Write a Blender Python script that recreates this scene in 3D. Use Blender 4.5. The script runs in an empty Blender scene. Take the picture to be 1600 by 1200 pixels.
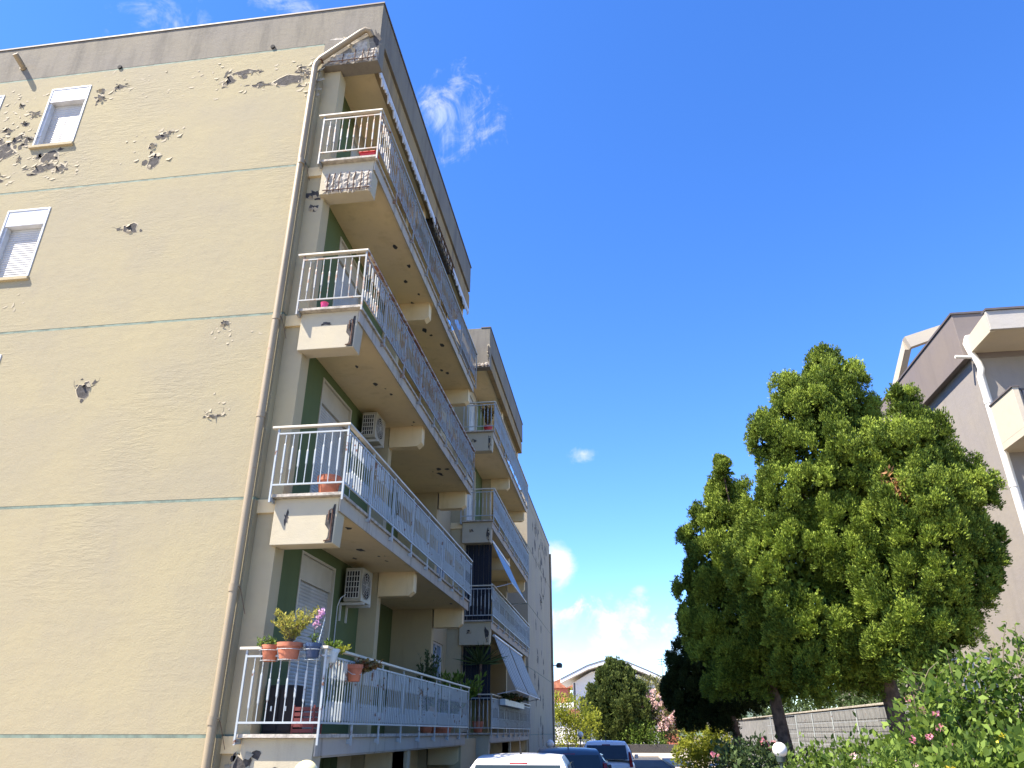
import bpy, bmesh, math, random
import numpy as np
from mathutils import Vector, Matrix
R = math.radians
random.seed(7)
rng = np.random.default_rng(11)
scene = bpy.context.scene
col = scene.collection

# ------------------------------------------------------------------ camera
cam_d = bpy.data.cameras.new('camera')
cam = bpy.data.objects.new('camera', cam_d)
col.objects.link(cam)
cam.location = (0, 0, 1.7)
cam.rotation_euler = (R(90 + 25.3), 0, R(7.8))
cam_d.sensor_width = 36
cam_d.lens = 36 * 1150 / 1600
cam_d.clip_start = 0.05
cam_d.clip_end = 6000
scene.camera = cam

# ------------------------------------------------------------------ sun and sky
SUN = Vector((-0.60, -0.36, 1.0)).normalized()
EL = math.asin(SUN.z)
AZ = math.atan2(SUN.x, SUN.y)
sd = bpy.data.lights.new('sun', 'SUN')
sd.energy = 5.0
sd.angle = R(0.53)
sd.color = (1.0, 0.90, 0.76)
sun = bpy.data.objects.new('sun', sd)
col.objects.link(sun)
sun.rotation_euler = SUN.to_track_quat('Z', 'Y').to_euler()
SKY_STRENGTH = 0.134
scene.view_settings.view_transform = 'Standard'
scene.view_settings.look = 'None'
scene.view_settings.exposure = 1.59
scene.view_settings.gamma = 1
scene.view_settings.use_curve_mapping = False

w = bpy.data.worlds.new('World')
scene.world = w
w.use_nodes = True
nt = w.node_tree
for n in list(nt.nodes):
    nt.nodes.remove(n)


class NT:
    """small helper for node trees"""
    def __init__(self, nt):
        self.nt = nt
    def n(self, t, **kw):
        x = self.nt.nodes.new(t)
        for k, v in kw.items():
            setattr(x, k, v)
        return x
    def l(self, a, b):
        self.nt.links.new(a, b)
    def put(self, s, v):
        if hasattr(v, 'is_linked') or isinstance(v, bpy.types.NodeSocket):
            self.l(v, s)
        else:
            s.default_value = v
    def math(self, op, a, b=None, clamp=False):
        x = self.n('ShaderNodeMath', operation=op, use_clamp=clamp)
        self.put(x.inputs[0], a)
        if b is not None:
            self.put(x.inputs[1], b)
        return x.outputs[0]
    def dot(self, a, v):
        x = self.n('ShaderNodeVectorMath', operation='DOT_PRODUCT')
        self.put(x.inputs[0], a)
        x.inputs[1].default_value = v
        return x.outputs['Value']
    def noise(self, vec, scale, detail=4, rough=0.55, dist=0.0):
        x = self.n('ShaderNodeTexNoise')
        if vec is not None:
            self.l(vec, x.inputs['Vector'])
        x.inputs['Scale'].default_value = scale
        x.inputs['Detail'].default_value = detail
        x.inputs['Roughness'].default_value = rough
        x.inputs['Distortion'].default_value = dist
        return x.outputs[0]
    def smooth(self, v, lo, hi, a=0.0, b=1.0):
        x = self.n('ShaderNodeMapRange', interpolation_type='SMOOTHSTEP')
        self.put(x.inputs[0], v)
        x.inputs[1].default_value = lo
        x.inputs[2].default_value = hi
        x.inputs[3].default_value = a
        x.inputs[4].default_value = b
        return x.outputs[0]
    def mix(self, f, a, b, mode='MIX'):
        x = self.n('ShaderNodeMix', data_type='RGBA', blend_type=mode)
        self.put(x.inputs[0], f)
        for s, v in ((x.inputs[6], a), (x.inputs[7], b)):
            if isinstance(v, (tuple, list)):
                s.default_value = (*v[:3], 1)
            else:
                self.l(v, s)
        return x.outputs[2]


W = NT(nt)
out = W.n('ShaderNodeOutputWorld')
bg = W.n('ShaderNodeBackground')
bg.inputs['Strength'].default_value = SKY_STRENGTH
W.l(bg.outputs[0], out.inputs[0])
sky = W.n('ShaderNodeTexSky', sky_type='NISHITA')
sky.sun_disc = False
sky.sun_elevation = EL
sky.sun_rotation = AZ
sky.altitude = 0
sky.air_density = 0.85
sky.dust_density = 0.1
sky.ozone_density = 4.0
hsv = W.n('ShaderNodeHueSaturation')
hsv.inputs['Saturation'].default_value = 1.24
hsv.inputs['Hue'].default_value = 0.511
hsv.inputs['Value'].default_value = 1.0
W.l(sky.outputs[0], hsv.inputs['Color'])
skycol = hsv.outputs[0]
tc = W.n('ShaderNodeTexCoord')
D = tc.outputs['Generated']
# clouds by direction: (unit direction, half width, half height, noise scale, threshold bias, opacity)
CAMD = [((-0.178, 0.680, 0.711), 0.105, 0.085, 4.2, 0.14, 0.95, 1.5, 1),
        ((-0.160, 0.655, 0.738), 0.040, 0.035, 6.0, 0.16, 0.8, 1.4, 1),
        ((-0.031, 0.941, 0.338), 0.024, 0.014, 12.0, 0.16, 0.75, 0.9, 0),
        ((-0.073, 0.977, 0.201), 0.022, 0.034, 10.0, 0.06, 0.95, 0.8, 0),
        ((-0.002, 0.991, 0.128), 0.105, 0.030, 12.0, 0.12, 0.97, 1.9, 0),
        ((-0.005, 0.994, 0.098), 0.150, 0.030, 9.0, 0.20, 0.45, 1.5, 0),
        ((0.032, 0.986, 0.165), 0.014, 0.010, 16.0, 0.12, 0.7, 0.9, 0),
        ((-0.475, 0.50, 0.725), 0.12, 0.08, 4.5, 0.22, 0.7, 1.5, 1),
        ((-0.331, 0.547, 0.769), 0.11, 0.05, 4.5, 0.18, 0.8, 1.5, 1),
        ((0.75, 0.55, 0.12), 0.30, 0.05, 8.0, 0.08, 0.8, 1.1, 0),
        ((-0.9, -0.3, 0.14), 0.35, 0.06, 7.0, 0.08, 0.8, 1.1, 0),
        ((0.2, -0.95, 0.12), 0.45, 0.06, 7.0, 0.08, 0.8, 1.1, 0)]
den = None
for c, rx, ry, ns, bias, op, wt, wisp in CAMD:
    c = Vector(c).normalized()
    t1 = Vector((c.y, -c.x, 0)).normalized()
    t2 = t1.cross(c).normalized()
    u = W.math('DIVIDE', W.dot(D, t1), rx)
    v = W.math('DIVIDE', W.dot(D, t2), ry)
    d = W.math('SQRT', W.math('ADD', W.math('MULTIPLY', u, u), W.math('MULTIPLY', v, v)))
    front = W.smooth(W.dot(D, c), 0.3, 0.6)
    if wisp:                                            # torn, fibrous cloud: ridged noise
        n1 = W.noise(D, ns * 2.2, 9, 0.60, 0.9)
        n2 = W.noise(D, ns * 5.0, 8, 0.65, 1.2)
        rid = W.math('SUBTRACT', 1.0, W.math('ABSOLUTE', W.math('SUBTRACT', W.math('MULTIPLY', n1, 2.0), 1.0)))
        nz = W.math('ADD', W.math('MULTIPLY', W.math('SUBTRACT', rid, 0.32), 0.75), W.math('MULTIPLY', W.math('SUBTRACT', n2, 0.5), 0.8))
        lo, hi = bias, bias + 0.75
    else:
        nz = W.noise(D, ns * 2.2, 10, 0.62, 0.35)
        lo, hi = bias - 0.10, bias + 0.26
    f = W.math('ADD', W.math('MULTIPLY', W.math('SUBTRACT', 1.0, d), 0.55 if wisp else 0.45), W.math('MULTIPLY', W.math('SUBTRACT', nz, 0.5), wt))
    m = W.math('MULTIPLY', W.math('MULTIPLY', W.smooth(f, lo, hi), front), op)
    den = m if den is None else W.math('MAXIMUM', den, m)
shade = W.noise(D, 22, 6, 0.6)
ccol = W.mix(W.smooth(shade, 0.35, 0.65), (2.0, 2.35, 2.75), (2.95, 2.98, 3.0))
fin = W.mix(den, skycol, ccol)
W.l(fin, bg.inputs['Color'])


# ------------------------------------------------------------------ materials
def newmat(name):
    m = bpy.data.materials.new(name)
    m.use_nodes = True
    t = NT(m.node_tree)
    p = m.node_tree.nodes['Principled BSDF']
    return m, t, p


def plain(name, c, rough=0.6, metal=0.0, var=0.12, scale=3.0, bump=0.0, bscale=40.0, spec=0.5, coat=0.0):
    m, t, p = newmat(name)
    g = t.n('ShaderNodeTexCoord').outputs['Object']
    nz = t.noise(g, scale, 5, 0.6)
    lo = tuple(x * (1 - var) for x in c)
    hi = tuple(min(1, x * (1 + var)) for x in c)
    t.l(t.mix(t.smooth(nz, 0.3, 0.7), lo, hi), p.inputs['Base Color'])
    p.inputs['Roughness'].default_value = rough
    p.inputs['Metallic'].default_value = metal
    p.inputs['Specular IOR Level'].default_value = spec
    if coat:
        p.inputs['Coat Weight'].default_value = coat
        p.inputs['Coat Roughness'].default_value = 0.05
    if bump:
        b = t.n('ShaderNodeBump')
        b.inputs['Strength'].default_value = bump
        b.inputs['Distance'].default_value = 0.01
        t.l(t.noise(g, bscale, 4, 0.6), b.inputs['Height'])
        t.l(b.outputs[0], p.inputs['Normal'])
    return m


def stretch(t, vec, s):
    mp = t.n('ShaderNodeMapping')
    t.l(vec, mp.inputs['Vector'])
    mp.inputs['Scale'].default_value = s
    return mp.outputs[0]


def plaster(name, c, dirt, dirt_lo=0.55, dirt_hi=0.75, fine=55, coarse=1.0, bumpd=0.012, streak=True, dirt_amt=0.6, wrinkle=0.0):
    """painted render: fine grain, wavy trowel relief, grey dirt and runs with shapes of their own"""
    m, t, p = newmat(name)
    g = t.n('ShaderNodeTexCoord').outputs['Object']
    n1 = t.noise(g, 0.55, 6, 0.6)
    n2 = t.noise(g, 5.0, 5, 0.6)
    base = t.mix(t.smooth(n1, 0.3, 0.7), (c[0] * .93, c[1] * .94, c[2] * 1.0), (c[0] * 1.05, c[1] * 1.04, c[2] * .98))
    base = t.mix(t.math('MULTIPLY', t.smooth(n2, 0.45, 0.75), 0.22), base, tuple(x * 0.8 for x in c))
    if streak:
        run = t.noise(stretch(t, g, (2.6, 2.6, 0.42)), 1.0, 8, 0.68, 0.1)
        f = t.math('MULTIPLY', t.smooth(run, dirt_lo, dirt_hi), dirt_amt)
        base = t.mix(f, base, dirt)
    t.l(base, p.inputs['Base Color'])
    p.inputs['Roughness'].default_value = 0.88
    p.inputs['Specular IOR Level'].default_value = 0.2
    h1 = t.noise(g, fine, 4, 0.65)
    h2 = t.noise(stretch(t, g, (2.6, 2.6, 6.0)), 1.0, 7, 0.62, 0.3)
    h3 = t.noise(g, 11.0, 5, 0.6)
    h = t.math('ADD', t.math('ADD', t.math('MULTIPLY', h1, 0.35), t.math('MULTIPLY', h3, 0.3)), t.math('MULTIPLY', h2, coarse))
    if wrinkle:
        zone = t.smooth(t.noise(g, 0.33, 3, 0.5), 0.48, 0.66)
        h4 = t.noise(stretch(t, g, (3.2, 3.2, 15.0)), 1.0, 7, 0.66, 0.8)
        h = t.math('ADD', h, t.math('MULTIPLY', t.math('MULTIPLY', t.smooth(h4, 0.42, 0.60), zone), wrinkle))
    b = t.n('ShaderNodeBump')
    b.inputs['Strength'].default_value = 1.0
    b.inputs['Distance'].default_value = bumpd
    t.l(h, b.inputs['Height'])
    t.l(b.outputs[0], p.inputs['Normal'])
    return m


def painted_metal(name, c, rust=0.25, rust_c=(0.16, 0.07, 0.035)):
    m, t, p = newmat(name)
    tcn = t.n('ShaderNodeTexCoord')
    geo = t.n('ShaderNodeNewGeometry')
    g = geo.outputs['Position']
    nz = t.noise(g, 7.0, 8, 0.68)
    n2 = t.noise(g, 1.4, 3, 0.5)
    f = t.smooth(t.math('ADD', nz, t.math('MULTIPLY', n2, 0.3)), 0.86 - rust * 0.6, 0.93 - rust * 0.6)
    cc = t.mix(t.smooth(n2, 0.3, 0.7), tuple(x * 0.88 for x in c), c)
    t.l(t.mix(f, cc, rust_c), p.inputs['Base Color'])
    p.inputs['Roughness'].default_value = 0.5
    return m


def leafmat(name, dark, light, trans=0.3, rough=0.55):
    m, t, p = newmat(name)
    a = t.n('ShaderNodeAttribute')
    a.attribute_name = 'var'
    c = t.mix(a.outputs['Fac'], dark, light)
    t.l(c, p.inputs['Base Color'])
    p.inputs['Roughness'].default_value = rough
    p.inputs['Specular IOR Level'].default_value = 0.12
    tr = t.n('ShaderNodeBsdfTranslucent')
    t.l(t.mix(0.5, c, (light[0] * 1.1, light[1] * 1.2, light[2] * 0.7)), tr.inputs['Color'])
    mx = t.n('ShaderNodeMixShader')
    mx.inputs[0].default_value = trans
    t.l(p.outputs[0], mx.inputs[1])
    t.l(tr.outputs[0], mx.inputs[2])
    t.l(mx.outputs[0], m.node_tree.nodes['Material Output'].inputs[0])
    return m


def glassmat(name, c=(0.02, 0.03, 0.035), rough=0.06):
    m, t, p = newmat(name)
    g = t.n('ShaderNodeTexCoord').outputs['Object']
    t.l(t.mix(t.noise(g, 2.0, 2), c, tuple(x * 1.6 for x in c)), p.inputs['Base Color'])
    p.inputs['Roughness'].default_value = rough
    p.inputs['Specular IOR Level'].default_value = 0.35
    return m


CREAM = (0.312, 0.274, 0.178)
M = {}
M['gable'] = plaster('cream_render', CREAM, (0.24, 0.21, 0.165), 0.56, 0.85, fine=38, coarse=0.45, bumpd=0.011, dirt_amt=0.45, wrinkle=0.2)
M['parapet'] = plaster('weathered_render', (0.195, 0.178, 0.145), (0.105, 0.098, 0.085), 0.42, 0.72, coarse=0.4, dirt_amt=0.75)
M['column'] = plaster('smooth_render', (0.41, 0.345, 0.215), (0.27, 0.225, 0.14), 0.55, 0.8, fine=80, coarse=0.3, bumpd=0.006)
M['beam'] = plaster('beam_render', (0.43, 0.385, 0.28), (0.28, 0.25, 0.19), 0.55, 0.8, fine=60, coarse=0.5, bumpd=0.008)
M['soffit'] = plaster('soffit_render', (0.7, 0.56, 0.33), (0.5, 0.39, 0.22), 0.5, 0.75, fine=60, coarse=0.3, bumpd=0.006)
M['fascia'] = plaster('slab_edge_render', (0.409, 0.374, 0.313), (0.139, 0.131, 0.113), 0.50, 0.70, fine=60, coarse=0.4, bumpd=0.008, dirt_amt=0.85)
M['ochre'] = plaster('ochre_beam', (0.296, 0.217, 0.113), (0.139, 0.113, 0.078), 0.45, 0.65, coarse=0.4)
M['green'] = plaster('green_render', (0.1, 0.132, 0.058), (0.08, 0.105, 0.045), 0.5, 0.8, fine=60, coarse=0.2, bumpd=0.004)
M['joint'] = plain('green_joint', (0.14, 0.185, 0.145), 0.8, var=0.3, scale=6)
M['concrete'] = plain('bare_concrete', (0.05, 0.046, 0.044), 0.95, var=0.45, scale=14, bump=0.8, bscale=45)
M['concrete_l'] = plain('light_concrete', (0.36, 0.33, 0.28), 0.95, var=0.3, scale=12, bump=0.8, bscale=40)
M['flake'] = plain('paint_flake', (0.33, 0.285, 0.2), 0.85, var=0.1, scale=9)
M['rust'] = plain('rusty_steel', (0.09, 0.045, 0.028), 0.85, var=0.4, scale=20, bump=0.5)
M['dark'] = plain('dark_metal', (0.03, 0.03, 0.033), 0.5)
M['white'] = plain('white_aluminium', (0.52, 0.54, 0.56), 0.4, var=0.16)
M['shutter'] = plain('roller_shutter', (0.40, 0.40, 0.39), 0.5, var=0.14, scale=2)
M['beige'] = plain('beige_panel', (0.435, 0.400, 0.322), 0.5, var=0.06)
M['rail'] = painted_metal('railing_paint', (0.37, 0.41, 0.425), 0.20)
M['rail_rusty'] = painted_metal('rusty_railing_paint', (0.30, 0.31, 0.30), 0.31, (0.26, 0.16, 0.10))
M['rail_brown'] = painted_metal('rusty_handrail', (0.50, 0.46, 0.40), 0.42, (0.26, 0.13, 0.07))
M['rail_cream'] = painted_metal('cream_handrail', (0.55, 0.51, 0.41), 0.12)
M['pipe'] = painted_metal('cream_downpipe', (0.287, 0.231, 0.148), 0.14, (0.261, 0.174, 0.104))
M['flash'] = plain('roof_flashing', (0.10, 0.085, 0.08), 0.6)
M['terracotta'] = plain('terracotta', (0.42, 0.14, 0.075), 0.8, var=0.2, scale=9, bump=0.2)
M['soil'] = plain('potting_soil', (0.05, 0.035, 0.025), 0.95, var=0.4, scale=30, bump=0.6)
M['bluepot'] = plain('blue_plastic', (0.03, 0.06, 0.13), 0.45)
M['palepot'] = plain('pale_plastic', (0.5, 0.56, 0.58), 0.5)
M['red'] = plain('red_plastic', (0.55, 0.03, 0.03), 0.5)
M['darkred'] = plain('faded_red_plastic', (0.13, 0.022, 0.02), 0.6)
M['pinkp'] = plain('pink_plastic', (0.75, 0.06, 0.22), 0.5)
M['ac'] = plain('ac_casing', (0.33, 0.305, 0.24), 0.45, var=0.08)
M['ac_g'] = plain('ac_grille', (0.45, 0.44, 0.40), 0.5)
M['black'] = plain('black_cloth', (0.012, 0.012, 0.014), 0.9)
M['navy'] = plain('shade_and_curtain', (0.008, 0.012, 0.022), 0.9)  # near-black navy for deep shade with dark curtains
M['awn_blue'] = plain('blue_awning_fabric', (0.20, 0.36, 0.52), 0.85, var=0.08)
M['tyre'] = plain('tyre_rubber', (0.02, 0.02, 0.02), 0.85, bump=0.3)
M['rim'] = plain('wheel_rim', (0.5, 0.5, 0.52), 0.3, 0.8)
M['glass'] = glassmat('dark_glass')
M['glass_b'] = glassmat('blue_glass', (0.10, 0.16, 0.22), 0.1)
M['tail'] = plain('tail_light_red', (0.22, 0.006, 0.008), 0.35)
M['globe'] = plain('opal_globe', (0.82, 0.80, 0.74), 0.25, var=0.03)
M['globe_y'] = plain('sunlit_globe', (0.82, 0.72, 0.36), 0.25, var=0.05)  # white globe with the direct sun put into its colour as yellow
M['post'] = plain('green_lamp_post', (0.05, 0.07, 0.06), 0.5)
M['taupe'] = plaster('taupe_render', (0.265, 0.243, 0.22), (0.195, 0.18, 0.165), 0.48, 0.75, fine=50, coarse=0.5, bumpd=0.008)
M['taupe_d'] = plaster('dark_taupe_render', (0.185, 0.16, 0.15), (0.15, 0.13, 0.12), 0.5, 0.8, fine=70, coarse=0.25, bumpd=0.004)
M['dwhite'] = plaster('offwhite_render', (0.479, 0.426, 0.335), (0.348, 0.313, 0.252), 0.55, 0.8, fine=70, coarse=0.25, bumpd=0.004, dirt_amt=0.4)
M['dconc'] = plaster('stained_parapet', (0.40, 0.38, 0.35), (0.2, 0.19, 0.17), 0.45, 0.7, coarse=0.3, dirt_amt=0.7)
M['whitepipe'] = painted_metal('white_downpipe', (0.72, 0.69, 0.62), 0.08, (0.4, 0.35, 0.28))
M['villa'] = plaster('white_render', (0.80, 0.79, 0.76), (0.6, 0.58, 0.54), 0.6, 0.85, coarse=0.2, bumpd=0.004, dirt_amt=0.4)
M['rooftile'] = plain('roof_tile', (0.40, 0.15, 0.08), 0.85, var=0.3, scale=2)
M['yellowwall'] = plain('yellow_render', (0.75, 0.48, 0.12), 0.85)
M['redwall'] = plain('red_render', (0.5, 0.16, 0.10), 0.85)
M['block'] = plain('grey_block', (0.17, 0.172, 0.172), 0.92, var=0.2, scale=4, bump=0.4)
M['bark'] = plain('bark', (0.13, 0.085, 0.06), 0.95, var=0.45, scale=8, bump=1.0, bscale=18)
M['twig'] = plain('twig', (0.12, 0.10, 0.06), 0.9)
M['juniper'] = leafmat('juniper_foliage', (0.018, 0.044, 0.006), (0.300, 0.385, 0.055), 0.06)
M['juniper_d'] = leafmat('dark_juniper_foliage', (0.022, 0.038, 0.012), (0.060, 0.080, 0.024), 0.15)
M['conifer'] = leafmat('conifer_foliage', (0.028, 0.050, 0.012), (0.17, 0.205, 0.055), 0.10)
M['cwall'] = plaster('pale_grey_render', (0.34, 0.3, 0.225), (0.2, 0.175, 0.135), 0.5, 0.75, coarse=0.4)
M['dead'] = leafmat('dead_foliage', (0.25, 0.13, 0.06), (0.4, 0.22, 0.1), 0.2)
M['shrub'] = leafmat('shrub_leaves', (0.028, 0.062, 0.011), (0.215, 0.305, 0.06), 0.35)
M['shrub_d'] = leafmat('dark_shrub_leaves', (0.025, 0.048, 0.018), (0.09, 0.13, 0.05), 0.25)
M['shrub_y'] = leafmat('yellow_green_leaves', (0.13, 0.17, 0.025), (0.36, 0.36, 0.05), 0.4)
M['shrub_o'] = leafmat('olive_leaves', (0.07, 0.085, 0.03), (0.24, 0.23, 0.09), 0.3)
M['pinkfl'] = leafmat('pink_petals', (0.55, 0.14, 0.24), (0.85, 0.42, 0.5), 0.35)
M['palepink'] = leafmat('pale_pink_petals', (0.62, 0.36, 0.38), (0.85, 0.66, 0.64), 0.35)
M['yellfl'] = leafmat('yellow_petals', (0.65, 0.50, 0.02), (0.85, 0.72, 0.10), 0.35)
M['lilac'] = leafmat('lilac_petals', (0.55, 0.25, 0.55), (0.85, 0.6, 0.8), 0.35)
M['succ'] = leafmat('succulent_leaves', (0.17, 0.20, 0.04), (0.48, 0.42, 0.10), 0.3)
M['autumn'] = leafmat('reddish_leaves', (0.16, 0.05, 0.025), (0.22, 0.17, 0.06), 0.3)
M['asphalt'] = plain('asphalt', (0.055, 0.055, 0.057), 0.92, var=0.25, scale=1.5, bump=0.4, bscale=60)
M['paving'] = plain('pale_paving', (0.42, 0.36, 0.285), 0.9, var=0.15, scale=2, bump=0.2)
M['kerb'] = plain('kerb_stone', (0.42, 0.41, 0.39), 0.9, var=0.15, scale=5, bump=0.3)
M['earth'] = plain('garden_earth', (0.17, 0.135, 0.085), 0.97, var=0.4, scale=3, bump=0.8, bscale=12)
M['hill'] = plain('far_woodland', (0.07, 0.10, 0.06), 0.95, var=0.5, scale=0.05, bump=0.5)


# ------------------------------------------------------------------ mesh helpers
class MB:
    def __init__(self):
        self.v = []
        self.f = []
    def add(self, vs, fs):
        o = len(self.v)
        self.v += [tuple(x) for x in vs]
        self.f += [tuple(i + o for i in f) for f in fs]
        return self
    def box(self, x0, x1, y0, y1, z0, z1):
        x0, x1 = sorted((x0, x1)); y0, y1 = sorted((y0, y1)); z0, z1 = sorted((z0, z1))
        return self.add([(x0, y0, z0), (x1, y0, z0), (x1, y1, z0), (x0, y1, z0), (x0, y0, z1), (x1, y0, z1), (x1, y1, z1), (x0, y1, z1)],
                        [(0, 3, 2, 1), (4, 5, 6, 7), (0, 1, 5, 4), (1, 2, 6, 5), (2, 3, 7, 6), (3, 0, 4, 7)])
    def hexa(self, p):
        """8 points: bottom ring 0-3, top ring 4-7"""
        return self.add(p, [(0, 3, 2, 1), (4, 5, 6, 7), (0, 1, 5, 4), (1, 2, 6, 5), (2, 3, 7, 6), (3, 0, 4, 7)])
    def prism(self, poly, d):
        """extrude a planar polygon (list of 3D points) by vector d"""
        n = len(poly)
        vs = [Vector(p) for p in poly] + [Vector(p) + Vector(d) for p in poly]
        fs = [tuple(range(n))[::-1], tuple(range(n, 2 * n))] + [(i, (i + 1) % n, n + (i + 1) % n, n + i) for i in range(n)]
        return self.add(vs, fs)
    def tube(self, pts, r, n=10, cap=True):
        pts = [Vector(p) for p in pts]
        rs = r if isinstance(r, (list, tuple)) else [r] * len(pts)
        o = len(self.v)
        up = None
        for i, p in enumerate(pts):
            t = (pts[min(i + 1, len(pts) - 1)] - pts[max(i - 1, 0)]).normalized()
            if up is None:
                up = Vector((0, 0, 1)) if abs(t.z) < 0.9 else Vector((1, 0, 0))
            a = t.cross(up).normalized()
            b = a.cross(t).normalized()
            up = b
            for k in range(n):
                an = 2 * math.pi * k / n
                self.v.append(tuple(p + (a * math.cos(an) + b * math.sin(an)) * rs[i]))
        for i in range(len(pts) - 1):
            for k in range(n):
                k2 = (k + 1) % n
                self.f.append((o + i * n + k, o + i * n + k2, o + (i + 1) * n + k2, o + (i + 1) * n + k))
        if cap:
            self.f.append(tuple(o + k for k in range(n))[::-1])
            self.f.append(tuple(o + (len(pts) - 1) * n + k for k in range(n)))
        return self
    def lathe(self, prof, c, n=20, squash=1.0):
        o = len(self.v)
        c = Vector(c)
        for r, z in prof:
            for k in range(n):
                an = 2 * math.pi * k / n
                self.v.append((c.x + r * math.cos(an), c.y + r * math.sin(an) * squash, c.z + z))
        for i in range(len(prof) - 1):
            for k in range(n):
                k2 = (k + 1) % n
                self.f.append((o + i * n + k, o + i * n + k2, o + (i + 1) * n + k2, o + (i + 1) * n + k))
        return self
    def sphere(self, c, r, n=16, m=10):
        prof = [(max(1e-4, r * math.sin(math.pi * i / m)), -r * math.cos(math.pi * i / m)) for i in range(m + 1)]
        return self.lathe(prof, c, n)
    def build(self, name, mat, parent=None, smooth=False, bevel=0.0, loc=None, kind=None, label=None):
        base = Vector((0, 0, 0))
        if parent is not None:
            q = parent
            while q is not None:
                base += q.location
                q = q.parent
        elif loc is not None:
            base = Vector(loc)
        me = bpy.data.meshes.new(name)
        me.from_pydata([(x - base.x, y - base.y, z - base.z) for x, y, z in self.v], [], self.f)
        if smooth:
            me.polygons.foreach_set('use_smooth', [True] * len(me.polygons))
        me.materials.append(M[mat] if isinstance(mat, str) else mat)
        o = bpy.data.objects.new(name, me)
        col.objects.link(o)
        if parent is not None:
            o.parent = parent
        elif loc is not None:
            o.location = loc
        if smooth:
            try:
                me.set_sharp_from_angle(angle=R(40))
            except Exception:
                pass
        if bevel:
            bv = o.modifiers.new('bevel', 'BEVEL')
            bv.width = bevel
            bv.segments = 2
            bv.limit_method = 'ANGLE'
        if kind:
            o['kind'] = kind
        if label:
            o['label'] = label
        return o


def tag(o, label, cat, group=None):
    o['label'] = label
    o['category'] = cat
    if group:
        o['group'] = group
    return o


def thing(name, loc, label, cat, group=None):
    o = bpy.data.objects.new(name, None)
    o.empty_display_size = 0.3
    col.objects.link(o)
    o.location = loc
    return tag(o, label, cat, group)


def inst(src, name, parent, loc):
    """another object sharing src's mesh; loc in world, parents unrotated"""
    base = Vector((0, 0, 0))
    q = parent
    while q is not None:
        base += q.location
        q = q.parent
    o = bpy.data.objects.new(name, src)
    col.objects.link(o)
    o.parent = parent
    o.location = Vector(loc) - base
    if name == 'bar':
        o.rotation_euler = (random.gauss(0, .006), random.gauss(0, .006), 0)
    return o


def mesh_only(mb, name, mat):
    me = bpy.data.meshes.new(name)
    me.from_pydata(mb.v, [], mb.f)
    me.materials.append(M[mat])
    return me


def leafmesh(name, P, Dr, L, Wd, var, mat, parent=None, loc=None, kind=None, extra=None):
    """diamond leaves with a fold along the middle, as one mesh"""
    n = len(P)
    rnd = rng.normal(size=(n, 3))
    S = np.cross(Dr, rnd)
    S /= np.linalg.norm(S, axis=1, keepdims=True) + 1e-9
    N = np.cross(Dr, S)
    mid = P + Dr * (L * 0.5)[:, None]
    V = np.empty((n, 4, 3))
    V[:, 0] = P
    V[:, 1] = mid + S * (Wd * 0.5)[:, None] + N * (Wd * 0.15)[:, None]
    V[:, 2] = P + Dr * L[:, None]
    V[:, 3] = mid - S * (Wd * 0.5)[:, None] + N * (Wd * 0.15)[:, None]
    V = V.reshape(-1, 3)
    base = np.zeros(3)
    if parent is not None:
        q = parent
        while q is not None:
            base += np.array(q.location)
            q = q.parent
    elif loc is not None:
        base = np.array(loc, float)
    va = np.repeat(var, 4)
    nf = n
    loops = np.arange(n * 4)
    starts = np.arange(n) * 4
    if extra is not None:
        ev, ef, evar = extra            # quads of the woody/leafy core
        loops = np.concatenate([loops, (ef + len(V)).ravel()])
        starts = np.arange(n + len(ef)) * 4
        V = np.concatenate([V, ev])
        va = np.concatenate([va, evar])
        nf = n + len(ef)
    V = V - base
    me = bpy.data.meshes.new(name)
    me.vertices.add(len(V))
    me.vertices.foreach_set('co', V.astype(np.float32).ravel())
    me.loops.add(len(loops))
    me.loops.foreach_set('vertex_index', loops.astype(np.int32))
    me.polygons.add(nf)
    me.polygons.foreach_set('loop_start', starts.astype(np.int32))
    at = me.attributes.new('var', 'FLOAT', 'POINT')
    at.data.foreach_set('value', np.clip(va, 0, 1).astype(np.float32))
    me.update(calc_edges=True)
    me.materials.append(M[mat])
    o = bpy.data.objects.new(name, me)
    col.objects.link(o)
    if parent is not None:
        o.parent = parent
    elif loc is not None:
        o.location = loc
    if kind:
        o['kind'] = kind
    return o


def unit(n):
    d = rng.normal(size=(n, 3))
    return d / (np.linalg.norm(d, axis=1, keepdims=True) + 1e-9)


def norm(a):
    return a / (np.linalg.norm(a, axis=1, keepdims=True) + 1e-9)


# ------------------------------------------------------------------ ground
def sheet(name, pts, z, mat, label=None):
    mb = MB()
    mb.add([(x, y, z) for x, y in pts], [tuple(range(len(pts)))])
    o = mb.build(name, mat)
    o['kind'] = 'structure'
    return o


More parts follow.
